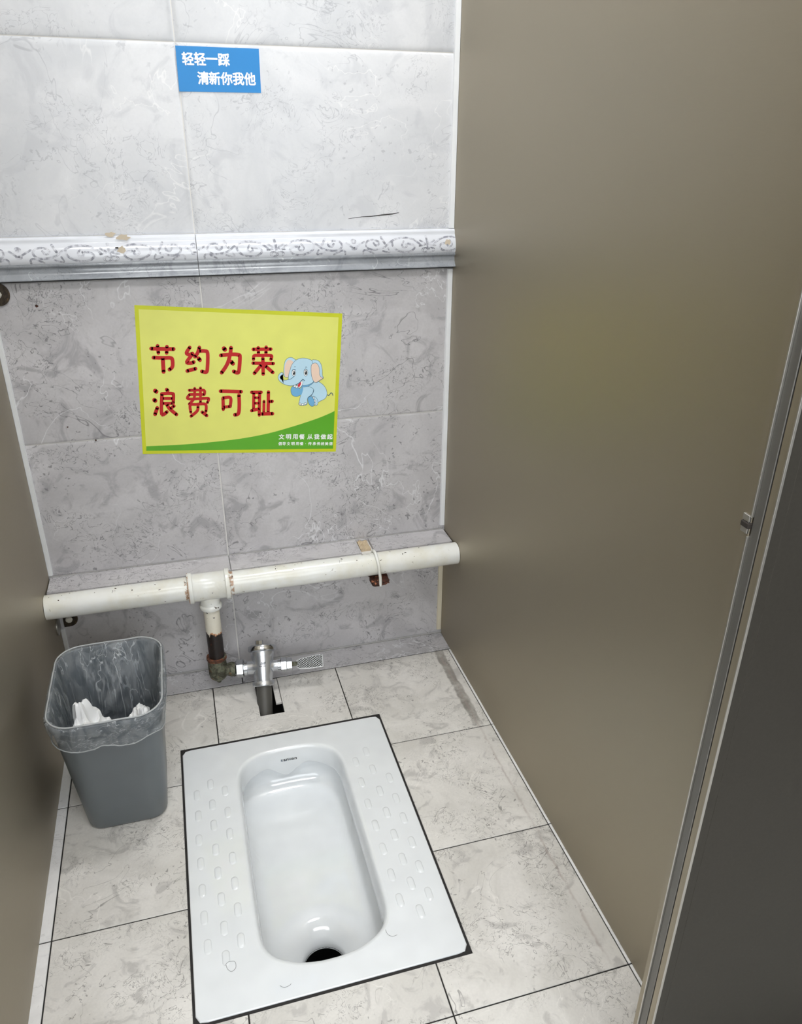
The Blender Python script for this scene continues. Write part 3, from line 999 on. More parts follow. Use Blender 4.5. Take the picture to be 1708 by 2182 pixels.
# blue sticker
bq = [fw(373, 97), fw(551, 104), fw(556, 198), fw(382, 195)]
cxb = sum(p[0] for p in bq) / 4; czb = min(p[1] for p in bq)
t = thing('blue_sticker', 'small bright blue sticker with white writing on the upper white tiles', 'sticker', (cxb, 0, czb))
bm = bmesh.new(); quad_sheet(bm, bq, -0.0008, -0.0001); obj('sheet', bm, 'blue_print', t)
bm = bmesh.new()
R1 = [('轻', 310, 350), ('轻', 510, 355), ('一', 705, 352), ('踩', 905, 370)]
R2 = [('清', 565, 670), ('新', 755, 675), ('你', 950, 680), ('我', 1145, 682), ('他', 1335, 685)]
for ch, x, y in R1 + R2:
    X, Z = fw(360 + x / 7.764, 80 + y / 7.764)
    letter(bm, ch, X, Z, 0.0215, -0.00105, 0.0, 0.030, 0.98)
tag(obj('lettering', bm, 'white_print', t), 'white bold writing')

# yellow poster
S, OX, OY = 3.416, 260, 630
def yp(x, y): return fw(OX + x / S, OY + y / S)
yq = [fw(286, 650), fw(729, 668), fw(715, 962), fw(304, 967)]
t = thing('yellow_poster', 'lime bordered yellow poster with red writing and a blue elephant on grey tiles', 'poster', (sum(p[0] for p in yq) / 4, 0, min(p[1] for p in yq)))
bm = bmesh.new(); quad_sheet(bm, yq, -0.0008, -0.0001); obj('sheet', bm, 'lime_print', t)
fq = [yp(120, 98), yp(1574, 157), yp(1532, 1112), yp(176, 1128)]
bm = bmesh.new(); flat_poly(bm, fq, -0.0010); obj('yellow_field', bm, 'yellow_print', t)
wv = [(176, 1095), (400, 1085), (620, 1068), (860, 1040), (1060, 1002), (1230, 955), (1400, 900), (1500, 860), (1546, 838)]
wl = smooth_line(wv, 4)
bm = bmesh.new()
bot = lambda x: 1128 + (x - 176) / (1532 - 176) * (1112 - 1128)
for (xa, ya), (xb, yb) in zip(wl, wl[1:]):
    flat_poly(bm, [yp(xa, ya), yp(xb, yb), yp(min(xb, 1534), bot(xb)), yp(min(xa, 1534), bot(xa))], -0.0012)
obj('green_wave', bm, 'green_print', t)

STROKES = [
 # jie
 ([(212, 384), (375, 388)], 27), ([(258, 364), (264, 416)], 25), ([(326, 370), (324, 416)], 25), ([(228, 450), (300, 452), (352, 452), (366, 468), (366, 516), (345, 537)], 26), ([(296, 455), (302, 553)], 28),
 # yue
 ([(492, 376), (468, 416), (490, 428), (512, 420)], 25), ([(514, 424), (470, 482), (500, 490), (522, 482)], 25), ([(474, 547), (534, 531)], 26), ([(562, 376), (548, 418), (530, 444)], 25), ([(562, 402), (602, 402), (622, 418), (621, 520), (612, 556), (580, 550)], 25), ([(556, 455), (566, 468)], 27),
 # wei
 ([(740, 383), (748, 392)], 30), ([(718, 434), (800, 426), (846, 430), (857, 446), (850, 545), (836, 560), (812, 550)], 26), ([(792, 378), (786, 425), (764, 498), (724, 560)], 26), ([(794, 480), (806, 494)], 28),
 # rong
 ([(953, 390), (1082, 388)], 23), ([(990, 378), (992, 416)], 23), ([(1048, 374), (1046, 416)], 23), ([(956, 462), (960, 436), (1000, 434), (1072, 434), (1088, 440), (1082, 464)], 22), ([(952, 490), (1100, 493)], 23), ([(1024, 455), (1026, 570)], 24), ([(1012, 504), (962, 564)], 24), ([(1044, 512), (1096, 558)], 24),
 # lang
 ([(240, 690), (250, 698)], 28), ([(234, 758), (242, 764)], 28), ([(256, 816), (240, 862)], 26), ([(324, 682), (332, 690)], 24), ([(288, 714), (330, 710), (366, 712), (374, 724), (372, 780)], 23), ([(290, 716), (288, 860), (326, 845)], 24), ([(296, 747), (366, 747)], 20), ([(296, 783), (366, 783)], 20), ([(326, 792), (346, 822), (396, 864)], 24), ([(378, 802), (350, 822)], 22),
 # fei
 ([(488, 688), (580, 686), (600, 694), (598, 718)], 19), ([(490, 718), (598, 718)], 19), ([(492, 718), (480, 750), (610, 746), (630, 752), (620, 778)], 19), ([(528, 674), (524, 745), (488, 788)], 19), ([(570, 670), (570, 776)], 19), ([(500, 848), (496, 796), (540, 790), (606, 790), (610, 842)], 20), ([(552, 806), (546, 838), (502, 876)], 21), ([(582, 846), (616, 872)], 22),
 # ke
 ([(716, 694), (866, 698)], 25), ([(734, 746), (736, 826)], 23), ([(734, 744), (788, 742), (786, 806)], 22), ([(738, 810), (782, 806)], 21), ([(850, 724), (852, 800), (846, 856), (820, 866)], 25),
 # chi
 ([(942, 702), (1012, 702)], 22), ([(958, 706), (956, 826)], 21), ([(1000, 704), (998, 868)], 22), ([(962, 742), (998, 742)], 18), ([(962, 782), (998, 782)], 18), ([(942, 836), (1000, 822)], 22), ([(1064, 700), (1062, 852)], 23), ([(1032, 768), (1030, 852)], 20), ([(1066, 770), (1092, 768)], 22), ([(1016, 860), (1094, 858)], 24),
]
CHARS = {}
for i, (pts, w) in enumerate(STROKES):
    key = (pts[0][1] > 620, sum(pts[0][0] > q for q in (415, 670, 905)))
    bm = CHARS.setdefault(key, bmesh.new())
    y = -0.0012 - 0.000002 * i
    ribbon(bm, smooth_line(pts, 5) if len(pts) > 2 else pts, w * 1.06, lambda a, b, y=y: Vector((yp(a, b)[0], y, yp(a, b)[1])))
for key in sorted(CHARS):
    obj('red_character', CHARS[key], 'red_print', t)
ANG = math.atan2(yq[1][1] - yq[0][1], yq[1][0] - yq[0][0])
bm = bmesh.new()
s5 = 9.487
for ch, x in zip('文明用餐从我做起', (185, 325, 460, 595, 760, 895, 1030, 1160)):
    X, Z = fw(580 + x / s5, 740 + 1805 / s5); letter(bm, ch, X, Z, 0.0128, -0.0014, ANG, 0.028)
for ch, x in zip('倡导文明用餐传承传统美德', (155, 237, 325, 415, 505, 590, 755, 845, 930, 1012, 1095, 1180)):
    X, Z = fw(580 + x / s5, 740 + 1945 / s5); letter(bm, ch, X, Z, 0.0084, -0.0014, ANG, 0.024)
X, Z = fw(580 + 670 / s5, 740 + 1945 / s5); flat_poly(bm, [(X + 0.0009 * math.cos(k), Z + 0.0009 * math.sin(k)) for k in range(6)], -0.0014)
tag(obj('white_lettering', bm, 'white_print', t), 'two lines of small white writing on green')

# elephant drawing
def ep(x, y): return fw(580 + x / s5, 740 + y / s5)
def closed_smooth(pts, sub=4):
    n = len(pts); out = []
    for i in range(n):
        p = [pts[(i + k - 1) % n] for k in range(4)]
        for k in range(sub):
            u = k / sub
            out.append(tuple(0.5 * (2 * p[1][j] + (p[2][j] - p[0][j]) * u + (2 * p[0][j] - 5 * p[1][j] + 4 * p[2][j] - p[3][j]) * u * u + (3 * p[1][j] - p[0][j] - 3 * p[2][j] + p[3][j]) * u ** 3) for j in (0, 1)))
    return out
def ell(cx, cy, rx, ry, rot=0, n=24):
    r = math.radians(rot)
    return [(cx + rx * math.cos(a) * math.cos(r) - ry * math.sin(a) * math.sin(r), cy + rx * math.cos(a) * math.sin(r) + ry * math.sin(a) * math.cos(r)) for a in [2 * math.pi * k / n for k in range(n)]]
EM = ['e_blue', 'e_mid', 'e_line', 'e_pink', 'e_dark', 'e_red', 'white_print']
lay = [0]
def yl():
    lay[0] += 1
    return -0.0013 - 0.000012 * lay[0]
edraw = bpy.data.objects.new('elephant_drawing', None); link(edraw, t)
edraw['label'] = 'pale blue cartoon elephant sitting with raised trunk'
def fill(name, pts, mi, line=True, sm=True):
    q = closed_smooth(pts) if sm else pts
    bm = bmesh.new()
    if line:
        y = yl()
        ribbon(bm, q + [q[0]], 14, lambda a, b: Vector((ep(a, b)[0], y, ep(a, b)[1])), mi=2)
    y2 = yl()
    f = flat_poly(bm, [ep(*p) for p in q], y2, mi)
    bmesh.ops.triangulate(bm, faces=[f])
    obj(name, bm, None, edraw, mats=EM)
def pen(name, pts, w, mi=2):
    y = yl(); bm = bmesh.new()
    ribbon(bm, smooth_line(pts, 5), w, lambda a, b: Vector((ep(a, b)[0], y, ep(a, b)[1])), mi=mi)
    obj(name, bm, None, edraw, mats=EM)
pen('tail', [(1090, 950), (1140, 968), (1178, 922), (1208, 930), (1220, 970)], 14)
fill('ear', [(240, 575), (235, 400), (260, 280), (310, 222), (380, 205), (440, 235), (472, 270), (400, 360), (335, 520), (322, 592)], 0)
fill('inner_ear', [(250, 572), (248, 400), (282, 292), (340, 248), (425, 300), (378, 410), (332, 520), (322, 588)], 3, False)
fill('arm', [(390, 810), (460, 775), (540, 830), (595, 900), (545, 968), (470, 990), (400, 955), (376, 880)], 1)
fill('body', [(590, 800), (700, 700), (830, 660), (950, 705), (1050, 790), (1098, 910), (1070, 1020), (960, 1082), (885, 1118), (800, 1060), (720, 1010), (640, 980), (560, 930)], 0)
fill('leg', [(610, 800), (720, 790), (830, 850), (795, 955), (705, 1035), (700, 1140), (620, 1170), (538, 1155), (548, 1080), (578, 940)], 0)
for q in ((558, 1142), (610, 1152), (665, 1135)):
    fill('toenail', ell(q[0], q[1], 20, 17), 6, True, False)
fill('foot', ell(850, 1080, 60, 95, -25), 0, True, False)
for q in ((775, 995), (828, 1025), (852, 1082), (850, 1138)):
    fill('toenail', ell(q[0], q[1], 22, 20), 6, True, False)
fill('sole', ell(782, 1088, 58, 104, -18), 1, True, False)
fill('chest', [(545, 850), (600, 800), (620, 840), (580, 960), (525, 920)], 1, False)
fill('ear', [(795, 290), (850, 255), (925, 272), (980, 345), (1000, 450), (1006, 570), (1028, 612), (960, 660), (900, 702), (840, 690), (812, 620)], 0)
fill('chin_shade', [(560, 760), (700, 740), (830, 660), (820, 710), (730, 775), (620, 795)], 1)
fill('head', [(470, 265), (540, 230), (620, 218), (720, 235), (800, 285), (820, 480), (830, 670), (760, 735), (640, 765), (560, 745), (470, 752), (370, 770), (250, 745), (155, 685), (118, 620), (128, 560), (165, 518), (198, 508), (220, 556), (190, 560), (152, 592), (170, 642), (235, 664), (318, 650), (330, 560), (358, 460), (395, 350)], 0)
fill('inner_ear', [(792, 355), (850, 318), (905, 335), (942, 420), (946, 530), (972, 595), (1020, 612), (955, 660), (890, 700), (840, 688), (800, 600), (784, 480)], 3)
fill('mouth', [(500, 755), (545, 720), (590, 680), (612, 690), (590, 770), (540, 818), (515, 795)], 6, True)
fill('tongue', [(512, 752), (575, 700), (570, 755), (535, 805), (520, 785)], 5, False)
fill('toenail', ell(452, 782, 26, 18, -20), 6, True, False)
fill('toenail', ell(490, 795, 24, 20, -20), 6, True, False)
pen('smile_line', [(470, 755), (540, 715), (600, 655), (615, 640), (645, 670)], 13)
pen('trunk_line', [(318, 652), (380, 630), (440, 580)], 10)
for ex, ey, r in ((430, 515, 34), (672, 508, 36)):
    fill('eye', ell(ex, ey, r, r * 1.85), 6, True, False)
    fill('pupil', ell(ex + 4, ey, r * 0.68, r * 1.25), 4, False, False)
    fill('eye_glint', ell(ex - 2, ey - 18, 8, 11), 6, False, False)
pen('eyelid', [(395, 480), (415, 448), (465, 450)], 12)
pen('eyelid', [(640, 470), (665, 435), (702, 455)], 12)
pen('eyebrow', [(440, 395), (452, 388), (466, 394)], 8)
pen('eyebrow', [(665, 400), (680, 392), (696, 402)], 8)
pen('leg_line', [(830, 855), (815, 920), (770, 975), (710, 1020)], 10)

# ------------------------------------------------------------------ water pipe with tee
PYC, PZC, PR_ = -0.100, 0.2955, 0.0265
t = thing('water_pipe', 'white painted water pipe running along the tiled ledge with a tee', 'pipe', (0.08, PYC, PZC - PR_))
TX0, TX1 = fw(399, 1250, PYC)[0], fw(489, 1232, PYC)[0]
TXC = -0.0450
def wob(bm, amp, sc):
    for v in bm.verts:
        v.co += Vector((0, 1, 0)) * 0 + Vector((noise.noise(v.co * sc), noise.noise(v.co * sc + Vector((7, 1, 2))), noise.noise(v.co * sc + Vector((1, 9, 4))))) * amp
    return bm
def cyl_x(x0, x1, r, nseg=40):
    bm = bmesh.new()
    k = max(2, int((x1 - x0) / 0.01))
    lathe(bm, (x0, PYC, PZC), (1, 0, 0), [((x1 - x0) * i / k, r) for i in range(k + 1)], nseg)
    return wob(bm, 0.0005, 60)
obj('pipe_run', cyl_x(LP + 0.0008, TX0 + 0.012, PR_), 'pipe', t, smooth=True)
obj('pipe_run', cyl_x(TX1 - 0.012, RP - 0.0008, PR_), 'pipe', t, smooth=True)
bm = bmesh.new()
L = TX1 - TX0
lathe(bm, (TX0, PYC, PZC), (1, 0, 0), [(0, PR_ + 0.001), (0.0005, PR_ + 0.0075), (0.003, PR_ + 0.0085), (0.010, PR_ + 0.0085), (0.012, PR_ + 0.006), (0.013, PR_ + 0.0052), (L / 2, PR_ + 0.0046), (L - 0.013, PR_ + 0.0052), (L - 0.012, PR_ + 0.006), (L - 0.010, PR_ + 0.0085), (L - 0.003, PR_ + 0.0085), (L - 0.0005, PR_ + 0.0075), (L, PR_ + 0.001)], 44, True)
lathe(bm, (TXC, PYC, PZC), (0, 0, -1), [(0.0, 0.0225), (0.040, 0.0215), (0.044, 0.0215), (0.046, 0.0235), (0.0475, 0.0245), (0.054, 0.0245), (0.0555, 0.0235), (0.056, 0.016)], 36, True)
obj('tee', wob(bm, 0.0005, 60), 'pipe', t, smooth=True)
bm = bmesh.new()
lathe(bm, (TXC, PYC, PZC - 0.05), (0, 0, -1), [(0.18 * k / 18 * 0.83, 0.0178) for k in range(19)], 32)
obj('drop_pipe', wob(bm, 0.0005, 70), 'drop', t, smooth=True)

# elbow at the foot of the drop
EX, EY, EZ = TXC - 0.001, PYC, 0.066
bm = bmesh.new()
lathe(bm, (EX, EY, 0.106), (0, 0, -1), [(0, 0.019), (0.001, 0.0215), (0.007, 0.0220), (0.008, 0.0205), (0.02, 0.0212), (0.045, 0.0212), (0.056, 0.0195), (0.062, 0.0150), (0.066, 0.0080), (0.0665, 0.0055), (0.074, 0.0052), (0.0765, 0.003)], 32)
el = obj('elbow', wob(bm, 0.0018, 70), 'elbow', t, smooth=True)
bm = bmesh.new()
lathe(bm, (EX, EY, 0.1065), (0, 0, -1), [(0, 0.019), (0.0015, 0.0226), (0.007, 0.0230), (0.009, 0.0205)], 32)
tag(obj('rust_collar', wob(bm, 0.0012, 90), 'rust_ring', t, smooth=True), 'orange brown rust collar')

# U bolt and rusty support of the pipe
UX = fw(806, 1170, PYC - 0.02)[0]
t = thing('pipe_hanger', 'rusted iron hanger with a painted U-bolt holding the white pipe', 'pipe hanger', (UX, -0.05, PZC - PR_ - 0.03))
bm = bmesh.new()
pts = []
for k in range(29):
    a = math.radians(-60 + 250 * k / 28)
    rr = PR_ + 0.0042
    pts.append((UX - 0.004 + 0.006 * (1 - math.sin(a)) / 2, PYC + rr * math.cos(a), PZC + rr * math.sin(a)))
pts = [(pts[0][0], pts[0][1] + 0.001, pts[0][2] - 0.012)] + pts + [(pts[-1][0] + 0.002, pts[-1][1], pts[-1][2] - 0.016), (pts[-1][0] + 0.003, pts[-1][1] + 0.002, PZC - PR_ - 0.018)]
tube(bm, pts, 0.0036, 10)
obj('u_bolt', wob(bm, 0.0006, 120), 'pipe', t, smooth=True)
bm = bmesh.new()
bz = PZC - PR_ - 0.010
lathe(bm, (0, 0, 0), (0, 1, 0), [(0, 0.001)], 4, False)
bm.clear()
bmesh.ops.create_cube(bm, size=1)
bmesh.ops.subdivide_edges(bm, edges=bm.edges, cuts=9, use_grid_fill=True)
for v in bm.verts:
    v.co = Vector((UX + 0.003 + v.co.x * 0.042, -0.066 + v.co.y * 0.130, bz + v.co.z * 0.010))
    v.co += Vector((noise.noise(v.co * 90), noise.noise(v.co * 90 + Vector((3, 3, 3))) * 0.6, noise.noise(v.co * 110 + Vector((9, 1, 5))) * 0.9)) * 0.0052
    if v.co.y > -0.001: v.co.y = -0.0005
obj('support_angle', bm, 'rust', t, smooth=True)
bm = bmesh.new()
lathe(bm, (UX + 0.002, PYC - 0.012, bz - 0.002), (0, 0, -1), [(0, 0.009), (0.006, 0.0088), (0.007, 0.0045), (0.013, 0.004), (0.0135, 0.002)], 8)
obj('nut', wob(bm, 0.0012, 130), 'rust', t, smooth=True)

# ------------------------------------------------------------------ flush valve
C = Vector((0.0575, -0.113, 0.066))
e1 = Vector((1, -0.125, 0.0)).normalized()
dn = Vector((0, -math.sin(math.radians(38)), -math.cos(math.radians(38))))
dn = (dn - e1 * dn.dot(e1)).normalized()
e3 = e1.cross(dn).normalized()        # sideways axis
t = thing('flush_valve', 'chrome foot operated flush valve with a knurled pedal over the floor', 'valve', (C.x, C.y, 0))
bm = bmesh.new()
lathe(bm, C, dn, [(-0.034, 0.02795), (-0.030, 0.0286), (-0.022, 0.02665), (-0.012, 0.02496), (0.004, 0.0247), (0.016, 0.02418), (0.026, 0.02236), (0.032, 0.02145), (0.036, 0.02145)], 40)
# arms blend into the body
lathe(bm, C + dn * 0.002, -e1, [(0.0, 0.0247), (0.014, 0.02145), (0.020, 0.01755), (0.026, 0.0156), (0.045, 0.01495)], 32)
lathe(bm, C + dn * 0.002, e1, [(0.0, 0.0247), (0.014, 0.0195), (0.020, 0.01495), (0.026, 0.01274), (0.036, 0.01196)], 32)
obj('valve_body', bm, 'satin', t, smooth=50)
bm = bmesh.new()
lathe(bm, C, dn, [(-0.050, 0.0156), (-0.0495, 0.026), (-0.047, 0.03146), (-0.043, 0.03315), (-0.036, 0.03315), (-0.034, 0.0312), (-0.0325, 0.02665)], 40)
cap = obj('cap', bm, 'chrome', t, smooth=35)
bm = bmesh.new()
lathe(bm, C - dn * 0.0495 - e1 * 0.006, -dn, [(0, 0.00975), (0.010, 0.00975), (0.0115, 0.0078), (0.0116, 0.00455), (0.006, 0.00429)], 8)
obj('adjusting_screw', bm, 'chrome', t, smooth=30)
bm = bmesh.new()
lathe(bm, C, dn, [(0.0355, 0.0221), (0.036, 0.02496), (0.0375, 0.026), (0.046, 0.026), (0.0475, 0.0247), (0.048, 0.0208)], 40)
obj('outlet_nut', bm, 'satin', t, smooth=35)
bm = bmesh.new()
lathe(bm, C, dn, [(0.045 + 0.093 * k / 8, 0.0178) for k in range(9)], 32)
obj('outlet_pipe', bm, 'old_pipe', t, smooth=35)
# inlet union
bm = bmesh.new()
lathe(bm, C + dn * 0.002, -e1, [(0.044, 0.01495), (0.0445, 0.02015), (0.046, 0.02145), (0.060, 0.02145), (0.0615, 0.0195), (0.064, 0.0182)], 6)
obj('union_nut', bm, 'chrome', t, smooth=20)
bm = bmesh.new()
lathe(bm, C + dn * 0.002, -e1, [(0.036, 0.01664), (0.0365, 0.01794), (0.043, 0.01794), (0.0435, 0.01664)], 32)
obj('seal_ring', bm, 'chrome', t, smooth=35)
bm = bmesh.new()
tgt = Vector((EX, EY, EZ))
src = C + dn * 0.002 - e1 * 0.062
lathe(bm, src, tgt - src, [(0, 0.01625), (0.006, 0.01625), (0.010, 0.01755), ((tgt - src).length - 0.017, 0.0135)], 24)
obj('inlet_nipple', wob(bm, 0.0008, 90), 'elbow', t, smooth=35)
# pedal side
bm = bmesh.new()
b0 = C + dn * 0.002
lathe(bm, b0, e1, [(0.035, 0.0117), (0.0355, 0.01534), (0.042, 0.01534), (0.0425, 0.013)], 32)
obj('seal_ring', bm, 'chrome', t, smooth=35)
bm = bmesh.new()
lathe(bm, b0, e1, [(0.0425, 0.01365), (0.043, 0.01794), (0.055, 0.01794), (0.0555, 0.01495), (0.0565, 0.01456), (0.057, 0.0156), (0.068, 0.0156), (0.069, 0.013)], 6)
obj('packing_nut', bm, 'chrome', t, smooth=20)
bm = bmesh.new()
lathe(bm, b0, e1, [(0.060, 0.0055), (0.0815, 0.0052)], 16)
obj('pedal_stem', bm, 'elbow', t, smooth=35)
# knurled pedal
n = Vector((0, -0.62, 0.78)); n = (n - e1 * n.dot(e1)).normalized()
vv = n.cross(e1).normalized()
P0 = b0 + e1 * 0.080 + n * 0.003
PLn = 0.062
def pw(u):   # lower and upper half width
    lo = -0.0125 - 0.002 * math.sin(math.pi * u)
    hi = 0.0095 + 0.0075 * min(1, u * 1.25)
    k = min(1.0, u / 0.10)
    return lo * (0.72 + 0.28 * k), hi * (0.72 + 0.28 * k)
bm = bmesh.new()
NU, NV = 96, 56
grid = []
for i in range(NU + 1):
    u = i / NU
    lo, hi = pw(u)
    row = []
    for j in range(NV + 1):
        w = j / NV
        y = lo + (hi - lo) * w
        x = u * PLn
        a = (x * 0.8 + y) / 0.0052; b = (x * 0.8 - y) / 0.0052
        h = 0.0019 * min(1 - abs((a % 1) * 2 - 1), 1 - abs((b % 1) * 2 - 1)) * 1.6
        edge = min(u, 1 - u) * PLn; edge2 = min(w, 1 - w) * (hi - lo)
        h *= min(1, min(edge, edge2) / 0.0015)
        row.append(bm.verts.new(P0 + e1 * x + vv * y + n * h))
    grid.append(row)
for i in range(NU):
    for j in range(NV):
        f = bm.faces.new((grid[i][j], grid[i + 1][j], grid[i + 1][j + 1], grid[i][j + 1]))
        hh = sum((v.co - P0).dot(n) for v in f.verts) / 4
        f.material_index = 1 if hh < 0.0009 and 1 < i < NU - 2 and 1 < j < NV - 2 else 0
bl = [grid[i][0] for i in range(NU + 1)] + [grid[NU][j] for j in range(1, NV + 1)] + [grid[i][NV] for i in range(NU - 1, -1, -1)] + [grid[0][j] for j in range(NV - 1, 0, -1)]
r1 = [bm.verts.new(v.co - n * 0.0012 + (v.co - (P0 + e1 * PLn / 2)).normalized() * 0.0008) for v in bl]
r2 = [bm.verts.new(v.co - n * 0.0055) for v in bl]
for A, B in ((bl, r1), (r1, r2)):
    for k in range(len(bl)): bm.faces.new((A[k], A[(k + 1) % len(bl)], B[(k + 1) % len(bl)], B[k]))
bm.faces.new(r2)
obj('pedal', bm, None, t, mats=['stud', 'dirt'])
# maker's mark stamped on the valve
bm = bmesh.new()
fn = -e3 if (-e3).dot(CAM - C) > 0 else e3
def stamp(u0, u1, v0, v1, sh=0.0):
    q = []
    for a, b in ((u0, v0), (u1, v0), (u1, v1), (u0, v1)):
        aa = a + sh * (b - v0)
        q.append(bm.verts.new(C + e1 * aa - dn * b + fn * (math.sqrt(max(0.0252 ** 2 - aa * aa, 0)))))
    bm.faces.new(q)
for k in range(4): stamp(-0.0045 + 0.0028 * k, -0.0028 + 0.0028 * k, 0.0018, 0.0075, 0.45)
for k in range(4): stamp(-0.0062 + 0.0036 * k, -0.0044 + 0.0036 * k, -0.0028, -0.0008)
obj('stamped_mark', bm, 'mark', t)

# ------------------------------------------------------------------ corner brackets of the partition
def corner_bracket(label, px, py, r):
    X, Z = fw(px, py, -0.004)
    t = thing('corner_bracket', label, 'bracket', (LP + 0.02, -0.01, Z - r))
    bm = bmesh.new()
    ring = [(LP + 0.0098, Z - r), (X, Z - r)] + [(X + r * math.sin(a), Z - r * math.cos(a)) for a in [math.pi * k / 14 for k in range(1, 14)]] + [(X, Z + r), (LP + 0.0098, Z + r)]
    quad_sheet(bm, ring, -0.0045, -0.0004)
    obj('wall_tab', bm, 'bracket', t)
    bm = bmesh.new()
    ring = [(-0.0046, Z - r), (-0.030, Z - r)] + [(-0.030 - r * math.sin(a), Z - r * math.cos(a)) for a in [math.pi * k / 14 for k in range(1, 14)]] + [(-0.030, Z + r), (-0.0046, Z + r)]
    a = [bm.verts.new((LP + 0.0006, y, z)) for y, z in ring]; b = [bm.verts.new((LP + 0.003, y, z)) for y, z in ring]
    bm.faces.new(a); bm.faces.new(b[::-1])
    for k in range(len(ring)): bm.faces.new((a[k], b[k], b[(k + 1) % len(ring)], a[(k + 1) % len(ring)]))
    obj('panel_tab', bm, 'steel', t)
    bm = bmesh.new()
    lathe(bm, (X, -0.0045, Z), (0, -1, 0), [(0, 0.0078), (0.002, 0.0078), (0.0045, 0.0058), (0.0052, 0.002)], 10)
    obj('bolt', wob(bm, 0.0008, 200), 'screw', t, smooth=30)
corner_bracket('stained steel corner bracket under the white pipe, just above the waste bin', 147, 1320, 0.0185)
corner_bracket('brown steel corner bracket with a pale bolt just below the scroll border', -6, 628, 0.0215)

# ------------------------------------------------------------------ waste bin
BH = 0.292
BT = dict(cx=-0.2455, cy=-0.3900, w=0.190, d=0.243)
BB = dict(cx=-0.2465, cy=-0.3760, w=0.146, d=0.172)
def bin_ring(z, inset=0.0, n=72):
    f = z / BH
    L_ = lambda k: BB[k] + (BT[k] - BB[k]) * f
    r = 0.030 + 0.016 * f
    return rrect(L_('cx'), L_('cy'), L_('w') - 2 * inset, L_('d') - 2 * inset, r - inset, z, n)
t = thing('waste_bin', 'grey plastic waste bin standing beside the partition next to the pan', 'bin', (BB['cx'], BB['cy'], 0))
bm = bmesh.new()
rg = [bin_ring(0.0008, 0.006), bin_ring(0.0035, 0.0016), bin_ring(0.009, 0.0)]
rg += [bin_ring(z) for z in (0.05, 0.1, 0.15, 0.2, 0.25, 0.268)]
rg += [bin_ring(0.270, -0.0045), bin_ring(0.274, -0.0052), bin_ring(0.286, -0.0052), bin_ring(0.2905, -0.0036), bin_ring(0.292, -0.0010), bin_ring(0.2910, 0.0016), bin_ring(0.286, 0.0026)]
rg += [bin_ring(z, 0.0028) for z in (0.2, 0.1, 0.03, 0.010)]
rg += [bin_ring(0.006, 0.012)]
loft(bm, rg, True, True, True)
obj('bin_shell', bm, 'bin', t, smooth=True)

# bin liner, folded over the rim
bl = thing('bin_liner', 'crinkled translucent plastic bag folded over the rim of the grey bin', 'bin liner', (BT['cx'], BT['cy'], 0.02))
bm = bmesh.new()
NL = 144
def lring(z, ins, amp, freq, sag=0.0, seed=0.0):
    base = bin_ring(max(0.001, min(z, BH)), 0, NL)
    c = Vector((BT['cx'], BT['cy'], z))
    out = []
    for k, p in enumerate(base):
        q = p.copy(); q.z = z
        dirv = (c - q); dirv.z = 0; dirv.normalize()
        a = 2 * math.pi * k / NL
        w = noise.noise(Vector((math.cos(a) * freq, math.sin(a) * freq, z * 6 + seed)))
        w2 = abs(noise.noise(Vector((math.cos(a) * freq * 3.1, math.sin(a) * freq * 3.1, z * 9 + seed + 5))))
        q += dirv * (ins + amp * (0.6 * w + 0.7 * w2))
        q.z += sag * noise.noise(Vector((math.cos(a) * 2.2, math.sin(a) * 2.2, 3.3 + seed)))
        out.append(q)
    return out
rs = []
for z, ins, amp, fr, sag in ((0.238, -0.0060, 0.0050, 3, 0.014), (0.244, -0.0058, 0.0045, 3, 0.012), (0.255, -0.0068, 0.0045, 5, 0.006), (0.266, -0.0090, 0.0030, 6, 0.003), (0.276, -0.0094, 0.0018, 6, 0.001), (0.286, -0.0090, 0.0012, 6, 0.0)):
    r = lring(z, ins, -amp, fr, sag, 1.0)
    rs.append(r)
def rimring(ins, z, amp):
    r = lring(BH, ins, amp, 7, 0.0, 1.0)
    for p in r: p.z = z + 0.0012 * noise.noise(p * 40)
    return r
rs.append(rimring(-0.0072, 0.2920, -0.0006))
rs.append(rimring(-0.0024, 0.2950, 0.0004))
rs.append(rimring(0.0026, 0.2936, 0.0012))
for z, ins, amp in ((0.284, 0.0050, 0.003), (0.268, 0.006, 0.006), (0.245, 0.0065, 0.009), (0.215, 0.0070, 0.011), (0.18, 0.008, 0.012), (0.14, 0.009, 0.012), (0.10, 0.010, 0.010), (0.06, 0.010, 0.007), (0.025, 0.010, 0.003)):
    r = lring(z, ins, amp, 4.5, 0.0, 2.0)
    rs.append(r)
loft(bm, rs, True, False, False)
bm.faces.ensure_lookup_table()
for k in range(7 * NL): bm.faces[k].material_index = 1
obj('bag_film', bm, None, bl, smooth='all', mats=['film', 'skirt'])
for r_, rad in ((rs[0], 0.0011), (rs[7], 0.0016)):
    b2 = bmesh.new()
    tube(b2, [p + Vector((0, 0, 0.0005)) for p in r_] + [r_[0] + Vector((0, 0, 0.0005))], rad, 6)
    obj('bag_hem', b2, 'hem', bl, smooth='all')
